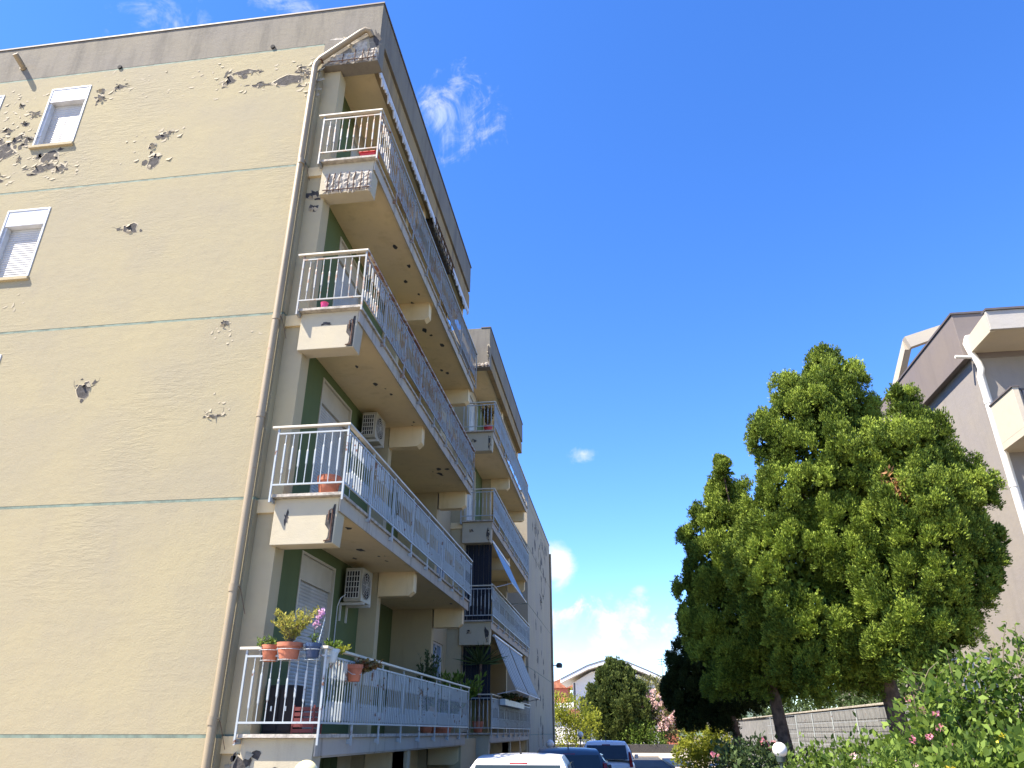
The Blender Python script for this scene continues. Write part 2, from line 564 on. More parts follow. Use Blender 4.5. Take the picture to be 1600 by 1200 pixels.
sheet('ground', [(-2500, -400), (2500, -400), (2500, 3500), (-2500, 3500)], -0.05, 'earth')
sheet('car_park', [(-4.2, -40), (6, -40), (6, 62), (-4.2, 62)], 0.0, 'asphalt')
mb = MB(); mb.box(.95, 6.0, 3, 33, -0.04, 0.10); o = mb.build('garden_bed', 'earth', bevel=0.01); o['kind'] = 'structure'
mb = MB(); mb.box(.80, .949, 3, 33, -0.04, 0.13); o = mb.build('kerb', 'kerb', bevel=0.015); o['kind'] = 'structure'
mb = MB(); mb.box(2.45, 9, 33.2, 61.9, -0.04, 0.12); o = mb.build('pavement', 'paving', bevel=0.01); o['kind'] = 'structure'
mb = MB(); mb.box(-30, 9, 62, 70, -0.04, 0.10); o = mb.build('far_pavement', 'paving', bevel=0.01); o['kind'] = 'structure'
mb = MB(); mb.box(-30, -4.2, -30, 9.6, -0.04, 0.10); o = mb.build('forecourt', 'paving'); o['kind'] = 'structure'


# ------------------------------------------------------------------ walls with real openings
def wall_open(name, mat, parent, u0, u1, z0, z1, d0, d1, openings, axis='Y'):
    """wall slab in (u,z); front at depth d0, back at d1; openings (ua,ub,za,zb).
    axis 'Y': u is X and the wall faces -Y; axis 'X': u is Y and depth is X (faces +X when d0 > d1)"""
    us = sorted({u0, u1, *[min(max(v, u0), u1) for o in openings for v in o[:2]]})
    zs = sorted({z0, z1, *[min(max(v, z0), z1) for o in openings for v in o[2:]]})
    def P(u, z, d):
        return (u, d, z) if axis == 'Y' else (d, u, z)
    mb = MB()
    for i in range(len(us) - 1):
        for k in range(len(zs) - 1):
            uc, zc = (us[i] + us[i + 1]) / 2, (zs[k] + zs[k + 1]) / 2
            if any(o[0] < uc < o[1] and o[2] < zc < o[3] for o in openings):
                continue
            a, b, c, d = us[i], us[i + 1], zs[k], zs[k + 1]
            for dd in (d0, d1):
                mb.add([P(a, c, dd), P(b, c, dd), P(b, d, dd), P(a, d, dd)], [(0, 1, 2, 3)])
    for o in openings:
        a, b = max(o[0], u0), min(o[1], u1)
        c, d = max(o[2], z0), min(o[3], z1)
        if b <= a or d <= c:
            continue
        mb.add([P(a, c, d0), P(b, c, d0), P(b, d, d0), P(a, d, d0), P(a, c, d1), P(b, c, d1), P(b, d, d1), P(a, d, d1)],
               [(0, 1, 5, 4), (1, 2, 6, 5), (2, 3, 7, 6), (3, 0, 4, 7)])
    mb.add([P(u0, z0, d0), P(u1, z0, d0), P(u1, z1, d0), P(u0, z1, d0), P(u0, z0, d1), P(u1, z0, d1), P(u1, z1, d1), P(u0, z1, d1)],
           [(0, 1, 5, 4), (1, 2, 6, 5), (2, 3, 7, 6), (3, 0, 4, 7)])
    return mb.build(name, mat, parent)


def slats(mb, u0, u1, z0, z1, d, dep, pitch, axis='Y'):
    """roller shutter: convex slats, each with a shadow gap"""
    n = max(1, int(round((z1 - z0) / pitch)))
    h = (z1 - z0) / n
    s = -1 if axis == 'Y' else 1
    prof = [(0.0, 0.0), (0.12, 0.6), (0.5, 1.0), (0.88, 0.6), (0.98, 0.0)]
    for i in range(n):
        z = z0 + i * h
        ring = [(z + a * h, d + s * dep * b) for a, b in prof]
        vs = []
        for u in (u0, u1):
            for zz, dd in ring:
                vs.append((u, dd, zz) if axis == 'Y' else (dd, u, zz))
        k = len(prof)
        mb.add(vs, [(j, j + 1, k + j + 1, k + j) for j in range(k - 1)])
    return mb


FL = [1.65, 4.77, 7.88, 11.0]


def window(root, u0, u1, z0, z1, plane, patchy=False):
    """white framed window with roller shutter down, in a wall facing -Y at depth `plane`"""
    mb = MB()
    t = 0.035
    f0, f1 = plane - 0.015, plane + 0.16
    mb.box(u0, u0 + t, f0, f1, z0, z1); mb.box(u1 - t, u1, f0, f1, z0, z1); mb.box(u0 + t, u1 - t, f0, f1, z1 - t, z1)
    fr = mb.build('window', 'white', root, bevel=0.004)
    mb = MB(); mb.box(u0 + t, u1 - t, plane - 0.004, plane + 0.19, z1 - 0.37, z1 - t)
    bx = mb.build('shutter_box', 'white', fr, bevel=0.005)
    for s in (u0 + t, u1 - t - 0.045):
        mb = MB(); mb.box(s, s + 0.045, plane + 0.02, plane + 0.14, z0 + 0.013, z1 - 0.371)
        mb.build('guide_rail', 'white', fr, bevel=0.003)
    mb = MB(); slats(mb, u0 + t + 0.045, u1 - t - 0.045, z0 + 0.02, z1 - 0.37, plane + 0.125, 0.012, 0.052)
    mb.build('shutter', 'shutter', fr)
    mb = MB(); mb.box(u0 - 0.03, u1 + 0.03, plane - 0.055, plane + 0.2, z0 - 0.05, z0 + 0.012)
    mb.build('sill', 'column', fr, bevel=0.006)
    return fr


def rough_poly(cx, cz, rx, rz, n, rg, jag=0.5):
    pts = []
    for i in range(n):
        a = 2 * math.pi * (i + rg.uniform(-0.3, 0.3)) / n
        k = 1 + rg.uniform(-jag, jag)
        pts.append((cx + rx * k * math.cos(a), cz + rz * k * math.sin(a)))
    return pts


def peel(root, cx, cz, rx, rz, plane, seed, axis='Y', flakes=True, mat='concrete'):
    """bare patch where the paint came off: grey ground, lifted rim of paint, curled flakes"""
    rg = random.Random(seed)
    s = -1 if axis == 'Y' else 1
    def P(u, z, o):
        return (u, plane + s * o, z) if axis == 'Y' else (plane + s * o, u, z)
    n = rg.randint(9, 14)
    po = rough_poly(cx, cz, rx, rz, n, rg)
    mb = MB()
    mb.add([P(u, z, 0.003) for u, z in po] + [P(cx, cz, 0.0035)], [(i, (i + 1) % n, n) for i in range(n)])
    pt = mb.build('bare_patch', mat, root)
    if flakes and rx > .09:                             # satellite chips and hairline cracks running off the patch
        for q in range(rg.randint(2, 4)):
            a = rg.uniform(0, 6.28)
            c2 = rough_poly(cx + rx * 1.5 * math.cos(a), cz + rz * 1.5 * math.sin(a), rx * rg.uniform(.15, .4), rz * rg.uniform(.15, .4), 7, rg, .6)
            mb = MB(); mb.add([P(u, z, 0.0027) for u, z in c2], [tuple(range(7))])
            mb.build('bare_patch', mat, root)
        for q in range(rg.randint(1, 3)):
            a = rg.choice((0, 3.14)) + rg.gauss(0, .2)
            u, z = cx + rx * .8 * math.cos(a), cz + rz * .8 * math.sin(a)
            lft, rgt = [], []
            nn = rg.randint(4, 7)
            for w_ in range(nn):
                th = .004 * (1 - w_ / nn) + .0008
                lft.append(P(u - math.sin(a) * th, z + math.cos(a) * th, .0022)); rgt.append(P(u + math.sin(a) * th, z - math.cos(a) * th, .0022))
                a += rg.gauss(0, .3); st_ = rg.uniform(.02, .06)
                u += math.cos(a) * st_; z += math.sin(a) * st_
            mb = MB(); mb.add(lft + rgt, [(w_, w_ + 1, nn + w_ + 1, nn + w_) for w_ in range(nn - 1)])
            mb.build('crack', mat, root)
    if not flakes:
        return pt
    mb = MB()
    inner = [P(cx + (u - cx) * 0.96, cz + (z - cz) * 0.96, 0.0036 + rg.uniform(0, 0.004)) for u, z in po]
    outer = [P(cx + (u - cx) * (1.05 + rg.uniform(0, .12)), cz + (z - cz) * (1.05 + rg.uniform(0, .12)), 0.0006) for u, z in po]
    mb.add(inner + outer, [(i, (i + 1) % n, n + (i + 1) % n, n + i) for i in range(n)])
    k = max(2, int(6 * (rx + rz)))
    k = min(6, k + 1)
    for i in range(k):
        j = rg.randrange(n)
        u, z = po[j]
        L = rg.uniform(0.05, 0.11) * (0.5 + 2 * min(rx, rz, 0.25))
        wd = rg.uniform(0.02, 0.07) * (0.6 + 2 * min(rx, rz, 0.25))
        # a curl hanging inwards from the rim
        du, dz = (cx - u), (cz - z)
        q = math.hypot(du, dz) + 1e-6
        du, dz = du / q, dz / q
        tu, tz = -dz, du
        rows = []
        for m_, (al, of) in enumerate(((0.0, 0.007), (0.5, 0.012 + rg.uniform(0, .012)), (1.0, 0.02 + rg.uniform(0, .03)))):
            ww = wd * (1 - 0.25 * m_)
            for sg in (-1, 1):
                rows.append(P(u + du * L * al + tu * ww * sg, z + dz * L * al + tz * ww * sg, of))
        mb.add(rows, [(0, 1, 3, 2), (2, 3, 5, 4)])
    mb.build('paint_flake', 'flake', root)
    return pt


def flake_field(root, box, n, plane, seed, size=(0.02, 0.07), axis='Y', mat='flake'):
    """scattered small lifted flakes and torn paint edges"""
    rg = random.Random(seed)
    s = -1 if axis == 'Y' else 1
    def P(u, z, o):
        return (u, plane + s * o, z) if axis == 'Y' else (plane + s * o, u, z)
    mb = MB()
    for i in range(n):
        u = rg.gauss((box[0] + box[1]) / 2, (box[1] - box[0]) / 3.2)
        z = rg.gauss((box[2] + box[3]) / 2, (box[3] - box[2]) / 3.2)
        if not (box[0] < u < box[1] and box[2] < z < box[3]):
            continue
        if axis == 'Y' and plane == A0 and any(o[0] - .1 < u < o[1] + .1 and o[2] - .12 < z < o[3] + .1 for o in wins):
            continue
        L = rg.uniform(*size); wd = L * rg.uniform(0.7, 3.2)
        a = rg.gauss(-1.2, 0.5)
        du, dz = math.cos(a), math.sin(a)
        tu, tz = -dz, du
        h = rg.uniform(0.06, 0.22) * L
        k = rg.uniform(-.3, .3) * wd
        mb.add([P(u - tu * wd * .5, z - tz * wd * .5, 0.001), P(u + tu * wd * .5, z + tz * wd * .5, 0.001),
                P(u + du * L * .6 + tu * wd * .4 + tu * k, z + dz * L * .6 + tz * wd * .4, h * .7), P(u + du * L * .6 - tu * wd * .4, z + dz * L * .6 - tz * wd * .4, h * .6),
                P(u + du * L, z + dz * L, h * 1.2)], [(0, 1, 2, 3), (3, 2, 4)])
    return mb.build('loose_paint', mat, root, kind='stuff')


def spall(root, u0, u1, z0, z1, plane, seed, bars=6, axis='Y', ragged=True):
    """spalled concrete: lumpy broken face with rusty reinforcement standing in front of it"""
    rg = random.Random(seed)
    s = -1 if axis == 'Y' else 1
    def P(u, z, o):
        return (u, plane + s * o, z) if axis == 'Y' else (plane + s * o, u, z)
    nu = max(4, int((u1 - u0) / 0.045)); nz = max(4, int((z1 - z0) / 0.045))
    vs, fs = [], []
    for j in range(nz + 1):
        for i in range(nu + 1):
            e = 1 if i in (0, nu) or j in (0, nz) else 0
            u = u0 + (u1 - u0) * i / nu + rg.uniform(-.016, .016) * (2.0 if e else 1)
            z = z0 + (z1 - z0) * j / nz + rg.uniform(-.016, .016) * (2.4 if e else 1)
            vs.append(P(u, z, 0.001 if e else rg.uniform(0.003, 0.032)))
    for j in range(nz):
        for i in range(nu):
            a = j * (nu + 1) + i
            fs.append((a, a + 1, a + nu + 2, a + nu + 1))
    mb = MB(); mb.add(vs, fs)
    sp = mb.build('spalled_concrete', 'concrete_l', root)
    mb = MB()
    for k in range(bars):
        u = u0 + (u1 - u0) * (k + 0.5 + rg.uniform(-.2, .2)) / bars
        mb.tube([P(u, z0 - .01, 0.035), P(u + rg.uniform(-.012, .012), (z0 + z1) / 2, 0.045), P(u + rg.uniform(-.012, .012), z1 - .02, 0.028)], 0.0085, 6)
    mb.tube([P(u0, z0 + 0.03, 0.05), P((u0 + u1) / 2, z0 + 0.02, 0.055), P(u1, z0 + 0.03, 0.05)], 0.009, 6)
    mb.build('rusty_rebar', 'rust', root)
    return sp


# ------------------------------------------------------------------ balcony bars (shared meshes)
BH = 0.78


def bar_mesh(name, segs, thin=0.0055, thick=0.0115):
    mb = MB()
    mb.box(-thin, thin, -thin, thin, 0, BH)
    for a, b in segs:
        a *= BH; b *= BH
        c = min(0.03, (b - a) / 4)
        lo, hi = a + c, b - c
        T = thick
        ring = lambda z, r: [(-r, -r, z), (r, -r, z), (r, r, z), (-r, r, z)]
        vs = ring(a, thin * 1.02) + ring(lo, T) + ring(hi, T) + ring(b, thin * 1.02)
        fs = []
        for q in range(3):
            for e in range(4):
                fs.append((q * 4 + e, q * 4 + (e + 1) % 4, q * 4 + 4 + (e + 1) % 4, q * 4 + 4 + e))
        mb.add(vs, fs)
    return mb


FRONT_SEGS = [[x] for x in ((.18, .81), (.25, .75), (.30, .67), (.35, .67), (.34, .67), (.34, .75), (.28, .80), (.20, .87))]
SIDE_SEGS = {0: [(.0, 1.0)], 1: [(.0, .22), (.80, 1.0)], 2: [(0, .34), (.64, 1.0)]}
bars_done = {}


def bar_data(kind, mat):
    k = (kind, mat)
    if k not in bars_done:
        segs = FRONT_SEGS[kind[1]] if kind[0] == 'f' else SIDE_SEGS[kind[1]]
        bars_done[k] = mesh_only(bar_mesh('bar', segs), 'bar', mat)
    return bars_done[k]


def side_kind(i):
    j = i % 12
    return 0 if j == 0 else (1 if j in (1, 11) else 2)


def balcony(root, Y0, zf, floor, fine, rail='rail', hand='rail_cream', length=9.72):
    """slab, beams and railing of one balcony; Y0 front plane"""
    Y1 = Y0 + length
    edge = 0.23
    mb = MB(); mb.box(-6.0, -3.84, Y0 + 0.10, Y1, zf - 0.2, zf)
    b = mb.build('balcony', 'soffit', root)
    mb = MB(); mb.box(-3.84, -3.815, Y0 + 0.06, Y1 + 0.01, zf - edge, zf - 0.005)
    mb.build('slab_edge', 'fascia', b, bevel=0.006)
    mb = MB()
    mb.box(-4.86, -3.775, Y0 - 0.045, Y0 + 0.12, zf - 0.02, zf + 0.025)
    mb.box(-3.86, -3.775, Y0 + 0.12, Y1 + 0.02, zf - 0.02, zf + 0.025)
    mb.build('stone_edging', 'concrete_l', b, bevel=0.004)
    mb = MB(); mb.hexa([(-4.8, Y0 + .05, zf - .69), (-3.87, Y0 + .05, zf - .69), (-3.87, Y0 + .35, zf - .69), (-4.8, Y0 + .35, zf - .69),
                        (-4.8, Y0 + .05, zf - .021), (-3.835, Y0 + .05, zf - .021), (-3.835, Y0 + .35, zf - .021), (-4.8, Y0 + .35, zf - .021)])
    mb.build('end_beam', 'beam', b, bevel=0.008)
    for ya, yb in ((4.62, 4.84), (9.46, 9.69)):
        mb = MB(); mb.prism([(-4.66, Y0 + ya, zf - .66), (-4.02, Y0 + ya, zf - .66), (-3.92, Y0 + ya, zf - .58), (-3.92, Y0 + ya, zf - .195), (-4.66, Y0 + ya, zf - .195)], (0, yb - ya, 0))
        mb.build('beam', 'soffit', b, bevel=0.006)
    yr, xr = Y0 - 0.075, -3.752
    ht = 1.06
    mb = MB(); mb.box(-4.93, xr + .035, yr - .035, yr + .035, zf + ht - .035, zf + ht)
    mb.build('handrail', 'rail_cream', b, bevel=0.006)
    mb = MB(); mb.box(xr - .035, xr + .035, yr + .035, Y1, zf + ht - .036, zf + ht - .001)
    mb.build('handrail', hand, b, bevel=0.006)
    for nm, z in (('top_rail', zf + .945), ('bottom_rail', zf + .155)):
        mb = MB(); mb.box(-4.83, xr + .01, yr - .011, yr + .011, z - .012, z + .012)
        mb.build(nm, rail, b)
        mb = MB(); mb.box(xr - .011, xr + .011, yr + .012, Y1, z - .013, z + .011)
        mb.build(nm, rail, b)
    mb = MB(); mb.box(-4.845, -4.82, yr - .012, yr + .012, zf - .10, zf + ht - .03); mb.box(-4.85, -4.81, yr, Y0 + .06, zf - .09, zf - .03)
    mb.build('post', rail, b)
    mb = MB(); mb.box(xr - .013, xr + .013, yr - .013, yr + .013, zf - .10, zf + ht - .03)
    mb.build('post', rail, b)
    for i in range(8):
        x = -4.83 + (i + 1) * (1.078) / 9
        if fine:
            inst(bar_data(('f', i), rail), 'bar', b, (x, yr, zf + .16))
    n = int((length - .1) / .105)
    far = MB()
    for i in range(1, n + 1):
        y = yr + .105 * i
        k = side_kind(i)
        if k == 0:
            mb = MB(); mb.box(xr - .012, xr + .012, y - .03, y - .006, zf - .12, zf + ht - .03)
            mb.box(xr - .06, xr - .012, y - .03, y - .006, zf - .10, zf - .04)
            mb.build('post', rail, b)
        if fine and i <= 67:
            inst(bar_data(('s', k), rail), 'bar', b, (xr, y, zf + .16))
        else:
            q = bar_mesh('bar', SIDE_SEGS[k])
            far.add([(x + xr, yy + y, z + zf + .16) for x, yy, z in q.v], q.f)
    if not fine:
        for i in range(8):
            x = -4.83 + (i + 1) * (1.078) / 9
            q = bar_mesh('bar', FRONT_SEGS[i])
            far.add([(xx + x, yy + yr, z + zf + .16) for xx, yy, z in q.v], q.f)
    far.build('railing_bars', rail, b, kind='stuff')
    mb = MB(); mb.box(xr - .013, xr + .013, Y1 - .026, Y1, zf - .10, zf + ht - .03)
    mb.build('post', rail, b)
    if fine:                                            # soffit wear: small holes along the free edge
        for k in range(13):
            y = Y0 + random.uniform(0.8, 9.0); x = -4.0 - abs(random.gauss(0, .28))
            r0 = random.uniform(.018, .085)
            mb = MB()
            po = rough_poly(x, y, r0 * .7, r0 * 1.3, 8, random, .4)
            mb.add([(u, v, zf - .2035) for u, v in po], [tuple(range(8))])
            mb.build('bare_patch', 'dark', b)
    return b


def carcass(root, Y0, base_front=True):
    """columns, back walls, doors and roof edge common to both balcony blocks"""
    Y1 = Y0 + 9.72
    mb = MB(); mb.box(-5.45, -4.75, Y0 + .15, Y0 + .45, 0, 13.449)
    mb.build('column', 'column', root, bevel=0.008)
    ops = [(Y0 + 1.64, Y0 + 3.18, z + .03, z + 2.72) for z in FL]
    wall_open('back_wall', 'green', root, Y0 + .45, Y0 + 4.62, 0, 13.75, -5.0, -5.22, ops, 'X')
    for k, z in enumerate(FL):
        a, b_ = Y0 + 1.64, Y0 + 3.18
        mb = MB()
        mb.box(-5.12, -4.985, a, a + .05, z + .03, z + 2.72); mb.box(-5.12, -4.985, b_ - .05, b_, z + .03, z + 2.72)
        mb.box(-5.12, -4.985, a + .05, b_ - .05, z + 2.68, z + 2.72)
        dr = mb.build('balcony_door', 'beige', root, bevel=0.004)
        mb = MB(); mb.box(-5.13, -5.03, a + .05, b_ - .05, z + 2.32, z + 2.68); mb.box(-5.1, -5.02, a + .05, b_ - .05, z + 2.28, z + 2.32)
        mb.build('shutter_box', 'beige', dr, bevel=0.005)
        mb = MB(); slats(mb, a + .05, b_ - .05, z + .04, z + 2.28, -5.08, .014, .055, 'X')
        mb.build('shutter', 'shutter', dr)
        mb = MB(); mb.box(-5.5, -5.19, a - .05, b_ + .05, z, z + 2.75)
        mb.build('door_reveal', 'black', dr)
    mb = MB(); mb.box(-6.2, -4.64, Y0 + 4.62, Y0 + 4.845, 0, 13.75)
    mb.build('pier', 'column', root)
    mb = MB(); mb.box(-6.2, -5.76, Y0 + 4.845, Y0 + 9.45, 0, 13.75)
    mb.build('back_wall', 'green', root)
    mb = MB(); mb.box(-6.2, -4.70, Y0 + 9.45, Y0 + 9.70, 0, 13.75)
    mb.build('end_wall', 'column', root)
    # open cellar level under the lowest balcony
    mb = MB(); mb.box(-4.12, -3.835, Y0 + .36, Y1 - .01, 1.40, 1.449)
    mb.build('ground_beam', 'fascia', root)
    for y in (4.62, 9.48):
        mb = MB(); mb.box(-4.14, -3.86, Y0 + y, Y0 + y + .2, -.05, 1.40)
        mb.build('cellar_column', 'column', root, bevel=0.006)
    if base_front:
        mb = MB(); mb.box(-4.75, -3.88, Y0 + .09, Y0 + .36, -.05, .955)
        mb.build('plinth_wall', 'column', root)
    mb = MB(); mb.box(-5.0, -4.9, Y0 + .45, Y1, -.05, 1.449)
    mb.build('cellar_wall', 'soffit', root)
    for y in (2.0, 6.4):
        mb = MB(); mb.box(-4.9, -4.86, Y0 + y, Y0 + y + 1.8, 0, 1.35)
        dr = mb.build('cellar_door', 'green', root)
        for k in range(5):
            mb = MB(); mb.box(-4.86, -4.845, Y0 + y + .1 + k * .34, Y0 + y + .36 + k * .34, .06, 1.3)
            mb.build('door_panel', 'green', dr)
    # roof edge
    mb = MB(); mb.box(-6.0, -4.1, Y0 + .3, Y1 - .05, 13.70, 13.9)
    mb.build('roof_soffit', 'soffit', root)
    mb = MB(); mb.box(-4.2, -4.02, Y0 + .31, Y1 - .02, 13.66, 14.15)
    mb.build('roof_beam', 'ochre', root, bevel=0.01)
    for y in (4.62, 9.46):
        mb = MB(); mb.box(-4.66, -4.201, Y0 + y, Y0 + y + .22, 13.3, 13.70)
        mb.build('beam', 'soffit', root)
    mb = MB(); mb.box(-4.25, -3.96, Y0 + .31, Y1 - .22, 14.15, 15.05)
    mb.build('side_parapet', 'parapet', root, bevel=0.01)
    mb = MB(); mb.box(-4.3, -3.935, Y0 - .02, Y1 - .2, 15.05, 15.085)
    mb.build('coping', 'flash', root)


# ------------------------------------------------------------------ block A, the near apartment block
A0 = 9.75
A = thing('apartment_block', (-5, A0, 0), 'near cream apartment block with peeling paint and four rusty balconies', 'building')
wins = []
for zf in FL:
    wins += [(-10.9, -10.02, zf + 1.12, zf + 2.68), (-12.86, -11.98, zf + 1.12, zf + 2.68), (-16.9, -16.02, zf + 1.12, zf + 2.68)]
joints = [1.65, 4.77, 7.88, 11.0, 14.06]
levels = [-.05] + joints
for i in range(5):
    z0 = levels[i] + (.022 if i else 0); z1 = levels[i + 1] - .022
    wall_open('gable_wall', 'gable', A, -22, -5.09, z0, z1, A0, A0 + .3, [o for o in wins if z0 < o[2] < z1])
for z in joints:
    mb = MB(); mb.box(-22, -5.1, A0 + .003, A0 + .29, z - .022, z + .022)
    mb.build('joint_strip', 'joint', A)
    if z < 14:
        mb = MB(); mb.box(-5.088, -4.86, A0 + .145, A0 + .16, z - .024, z + .022)
        mb.build('joint_strip', 'joint', A)
mb = MB(); mb.prism([(x, A0, z) for x, z in ((-22, 14.082), (-5.09, 14.082), (-5.09, 13.45), (-3.96, 13.45), (-3.96, 15.05), (-22, 15.05))], (0, .3, 0))
mb.build('parapet', 'parapet', A)
mb = MB(); mb.box(-22, -4.3, A0 - .02, A0 + .36, 15.05, 15.085)
mb.build('coping', 'flash', A)
carcass(A, A0)
mb = MB(); mb.box(-22, -6.2, A0 + .32, A0 + 9.6, -.05, 14.0)
mb.build('inner_core', 'column', A)  # unseen solid core, put in to close the block to light
mb = MB(); mb.box(-22, -4.25, A0 + .3, A0 + 9.5, 14.0, 14.1)
mb.build('roof_slab', 'parapet', A)
for o in wins:
    window(A, *o, A0)
rails = ['rail', 'rail', 'rail_rusty', 'rail_rusty']
hands = ['rail_cream', 'rail_cream', 'rail_brown', 'rail']
bal = [balcony(A, A0, z, i, True, rails[i], hands[i]) for i, z in enumerate(FL)]

# ragged white strip hanging below the roof beam
for ya, yb in ((.35, 5.1), (7.35, 9.6)):
    mb = MB()
    y = ya
    while y < yb:
        d = random.uniform(.07, .16)
        h1, h2 = random.uniform(.10, .2), random.uniform(.16, .30)
        mb.prism([(-4.06, A0 + y, 13.655), (-4.06, A0 + y + d, 13.655), (-4.06, A0 + y + d, 13.655 - h1), (-4.06, A0 + y + d * .6, 13.655 - h2), (-4.06, A0 + y + d * .2, 13.655 - h1 * .9)], (.03, 0, 0))
        y += d
    mb.build('ragged_edge_strip', 'white', A)
# broken length of roof edge with hollow blocks showing
for k in range(6):
    mb = MB(); mb.box(-4.09, -4.03, A0 + 5.25 + k * .34, A0 + 5.47 + k * .34, 13.42, 13.64)
    mb.build('hollow_block', 'concrete_l', A, bevel=0.02)
mb = MB()
for k in range(7):
    mb.tube([(-4.02, A0 + 5.2 + k * .34, 13.38), (-4.0, A0 + 5.2 + k * .34, 13.66)], .012, 6)
for z in (13.40, 13.65):
    mb.tube([(-4.01, A0 + 5.1, z), (-4.0, A0 + 7.4, z - .01)], .012, 6)
mb.build('rusty_rebar', 'rust', A)
mb = MB(); mb.box(-4.3, -4.1, A0 + 5.15, A0 + 7.35, 13.40, 13.66)
mb.build('spalled_concrete', 'concrete', A)

# spalls on the beam ends
spall(bal[3], -4.72, -3.86, FL[3] - .68, FL[3] - .24, A0 + .05, 3, 7)
spall(A, -4.95, -4.45, 13.47, 13.72, A0, 5, 1)
spall(A, -4.47, -3.98, 13.47, 13.80, A0, 6, 4)
peel(A, -4.45, 13.98, .36, .17, A0, 61, mat='concrete_l')
peel(A, -4.03, 14.05, .07, .22, A0, 62, flakes=False)
for zf, sd in ((FL[2], 21), (FL[1], 22)):
    b = bal[FL.index(zf)]
    mb = MB()
    rg = random.Random(sd)
    pl = [(-3.995, zf - .68), (-3.885, zf - .68), (-3.875, zf - .13), (-3.905, zf - .13), (-3.93, zf - .25), (-4.005, zf - .28), (-4.01, zf - .42), (-3.95, zf - .50), (-3.955, zf - .6)]
    mb.add([(u, A0 + .046, z) for u, z in pl], [tuple(range(len(pl)))])
    mb.build('spalled_concrete', 'concrete', b)
    mb = MB()
    mb.tube([(-3.915, A0 + .03, zf - .64), (-3.91, A0 + .028, zf - .24), (-3.925, A0 + .028, zf - .2), (-3.96, A0 + .03, zf - .22), (-3.965, A0 + .03, zf - .36)], .010, 6)
    mb.tube([(-4.0, A0 + .03, zf - .655), (-3.915, A0 + .03, zf - .64)], .010, 6)
    mb.build('rusty_rebar', 'rust', b)
peel(bal[2], -4.36, FL[2] - .235, .10, .035, A0 + .05, 23, flakes=False)
peel(bal[1], -4.60, FL[1] - .30, .035, .09, A0 + .05, 24, flakes=False)
peel(bal[0], -4.72, FL[0] - .38, .14, .15, A0 + .05, 27)
peel(bal[0], -4.40, FL[0] - .42, .12, .05, A0 + .05, 28)
peel(A, -4.93, 10.42, .13, .09, A0 + .15, 29)
peel(A, -4.90, 10.10, .07, .10, A0 + .15, 30)
peel(A, -4.98, 1.10, .08, .22, A0 + .15, 31)

PE = [(-6.70, 13.54, .24, .09), (-6.99, 13.34, .11, .12), (-5.68, 13.18, .27, .15), (-9.76, 13.27, .12, .10), (-9.40, 13.54, .14, .06), (-11.49, 13.34, .06, .06),
      (-11.11, 13.04, .11, .07), (-11.55, 12.02, .28, .24), (-11.30, 12.38, .15, .12), (-11.02, 12.36, .13, .10), (-11.75, 12.38, .13, .09), (-10.40, 11.83, .18, .15), (-10.46, 11.55, .27, .11),
      (-10.14, 11.51, .11, .12), (-8.16, 11.47, .12, .17), (-8.13, 12.08, .12, .06), (-8.28, 11.84, .08, .07), (-8.27, 9.89, .16, .11), (-8.30, 6.72, .11, .14),
      (-5.97, 6.10, .11, .03), (-6.10, 7.76, .06, .06), (-11.40, 11.35, .11, .07), (-11.60, 12.66, .10, .07), (-7.98, 12.14, .07, .05),
      (-11.10, 11.85, .08, .07), (-9.78, 13.50, .08, .05), (-6.3, 13.14, .2, .05), (-11.25, 12.80, .09, .06), (-5.52, 13.45, .10, .07), (-5.38, 13.30, .08, .10)]
for i, (x, z, rx, rz) in enumerate(PE):
    peel(A, x, z, rx, rz, A0, 100 + i)
flake_field(A, (-12.6, -9.0, 13.3, 14.0), 60, A0, 41, (.015, .05))
flake_field(A, (-12.6, -10.6, 11.2, 13.2), 110, A0, 42, (.02, .07))
flake_field(A, (-10.9, -9.6, 11.2, 12.0), 40, A0, 43, (.02, .06))
flake_field(A, (-9.5, -5.2, 12.9, 13.95), 80, A0, 44, (.015, .05))
flake_field(A, (-8.9, -7.6, 11.3, 12.4), 26, A0, 45)
flake_field(A, (-11.4, -9.9, 8.2, 8.95), 26, A0, 46, (.015, .04))
flake_field(A, (-6.6, -5.3, 7.3, 7.8), 14, A0, 47, (.02, .04))
flake_field(A, (-6.3, -5.6, 5.9, 6.6), 9, A0, 48, (.02, .06))
flake_field(A, (-5.6, -5.1, 12.7, 13.8), 40, A0, 49, (.03, .09))
for x, z in ((-9.5, 14.1), (-6.19, 14.16)):
    mb = MB(); mb.tube([(x, A0 + .02, z), (x, A0 - .03, z)], .045, 12)
    mb.build('vent_hole', 'black', A)

# downpipe
PX, PY = -5.18, A0 - .085
mb = MB()
mb.tube([(PX + .03, PY, -.05), (PX + .02, PY, 6), (PX, PY, 13.36), (PX + .015, PY, 13.44), (PX + .09, PY, 13.56), (-4.34, PY, 14.17), (-4.24, PY, 14.23), (-4.16, PY + .02, 14.2), (-4.13, PY + .09, 14.14)], .058, 16)
dp = mb.build('downpipe', 'pipe', A, smooth=True)
for z in (1.83, 3.48, 6.05, 7.75, 10.98):
    mb = MB(); mb.tube([(PX + .02, PY, z - .05), (PX + .02, PY, z + .05)], .066, 16)
    mb.box(PX + .05, PX + .10, PY - .012, PY + .012, z + .02, z + .035)
    mb.build('pipe_collar', 'pipe', dp, smooth=True)
for z in (1.83, 3.48, 7.75, 10.98):
    mb = MB(); mb.tube([(PX + .08, PY, z + .03), (PX + .10, PY + .05, z - .02), (PX + .17, A0 + .05, z - .33)], .004, 5)
    mb.build('bracket_wire', 'rust', dp)
mb = MB(); mb.box(PX + .06, PX + .14, PY - .06, PY + .06, 13.50, 13.515)
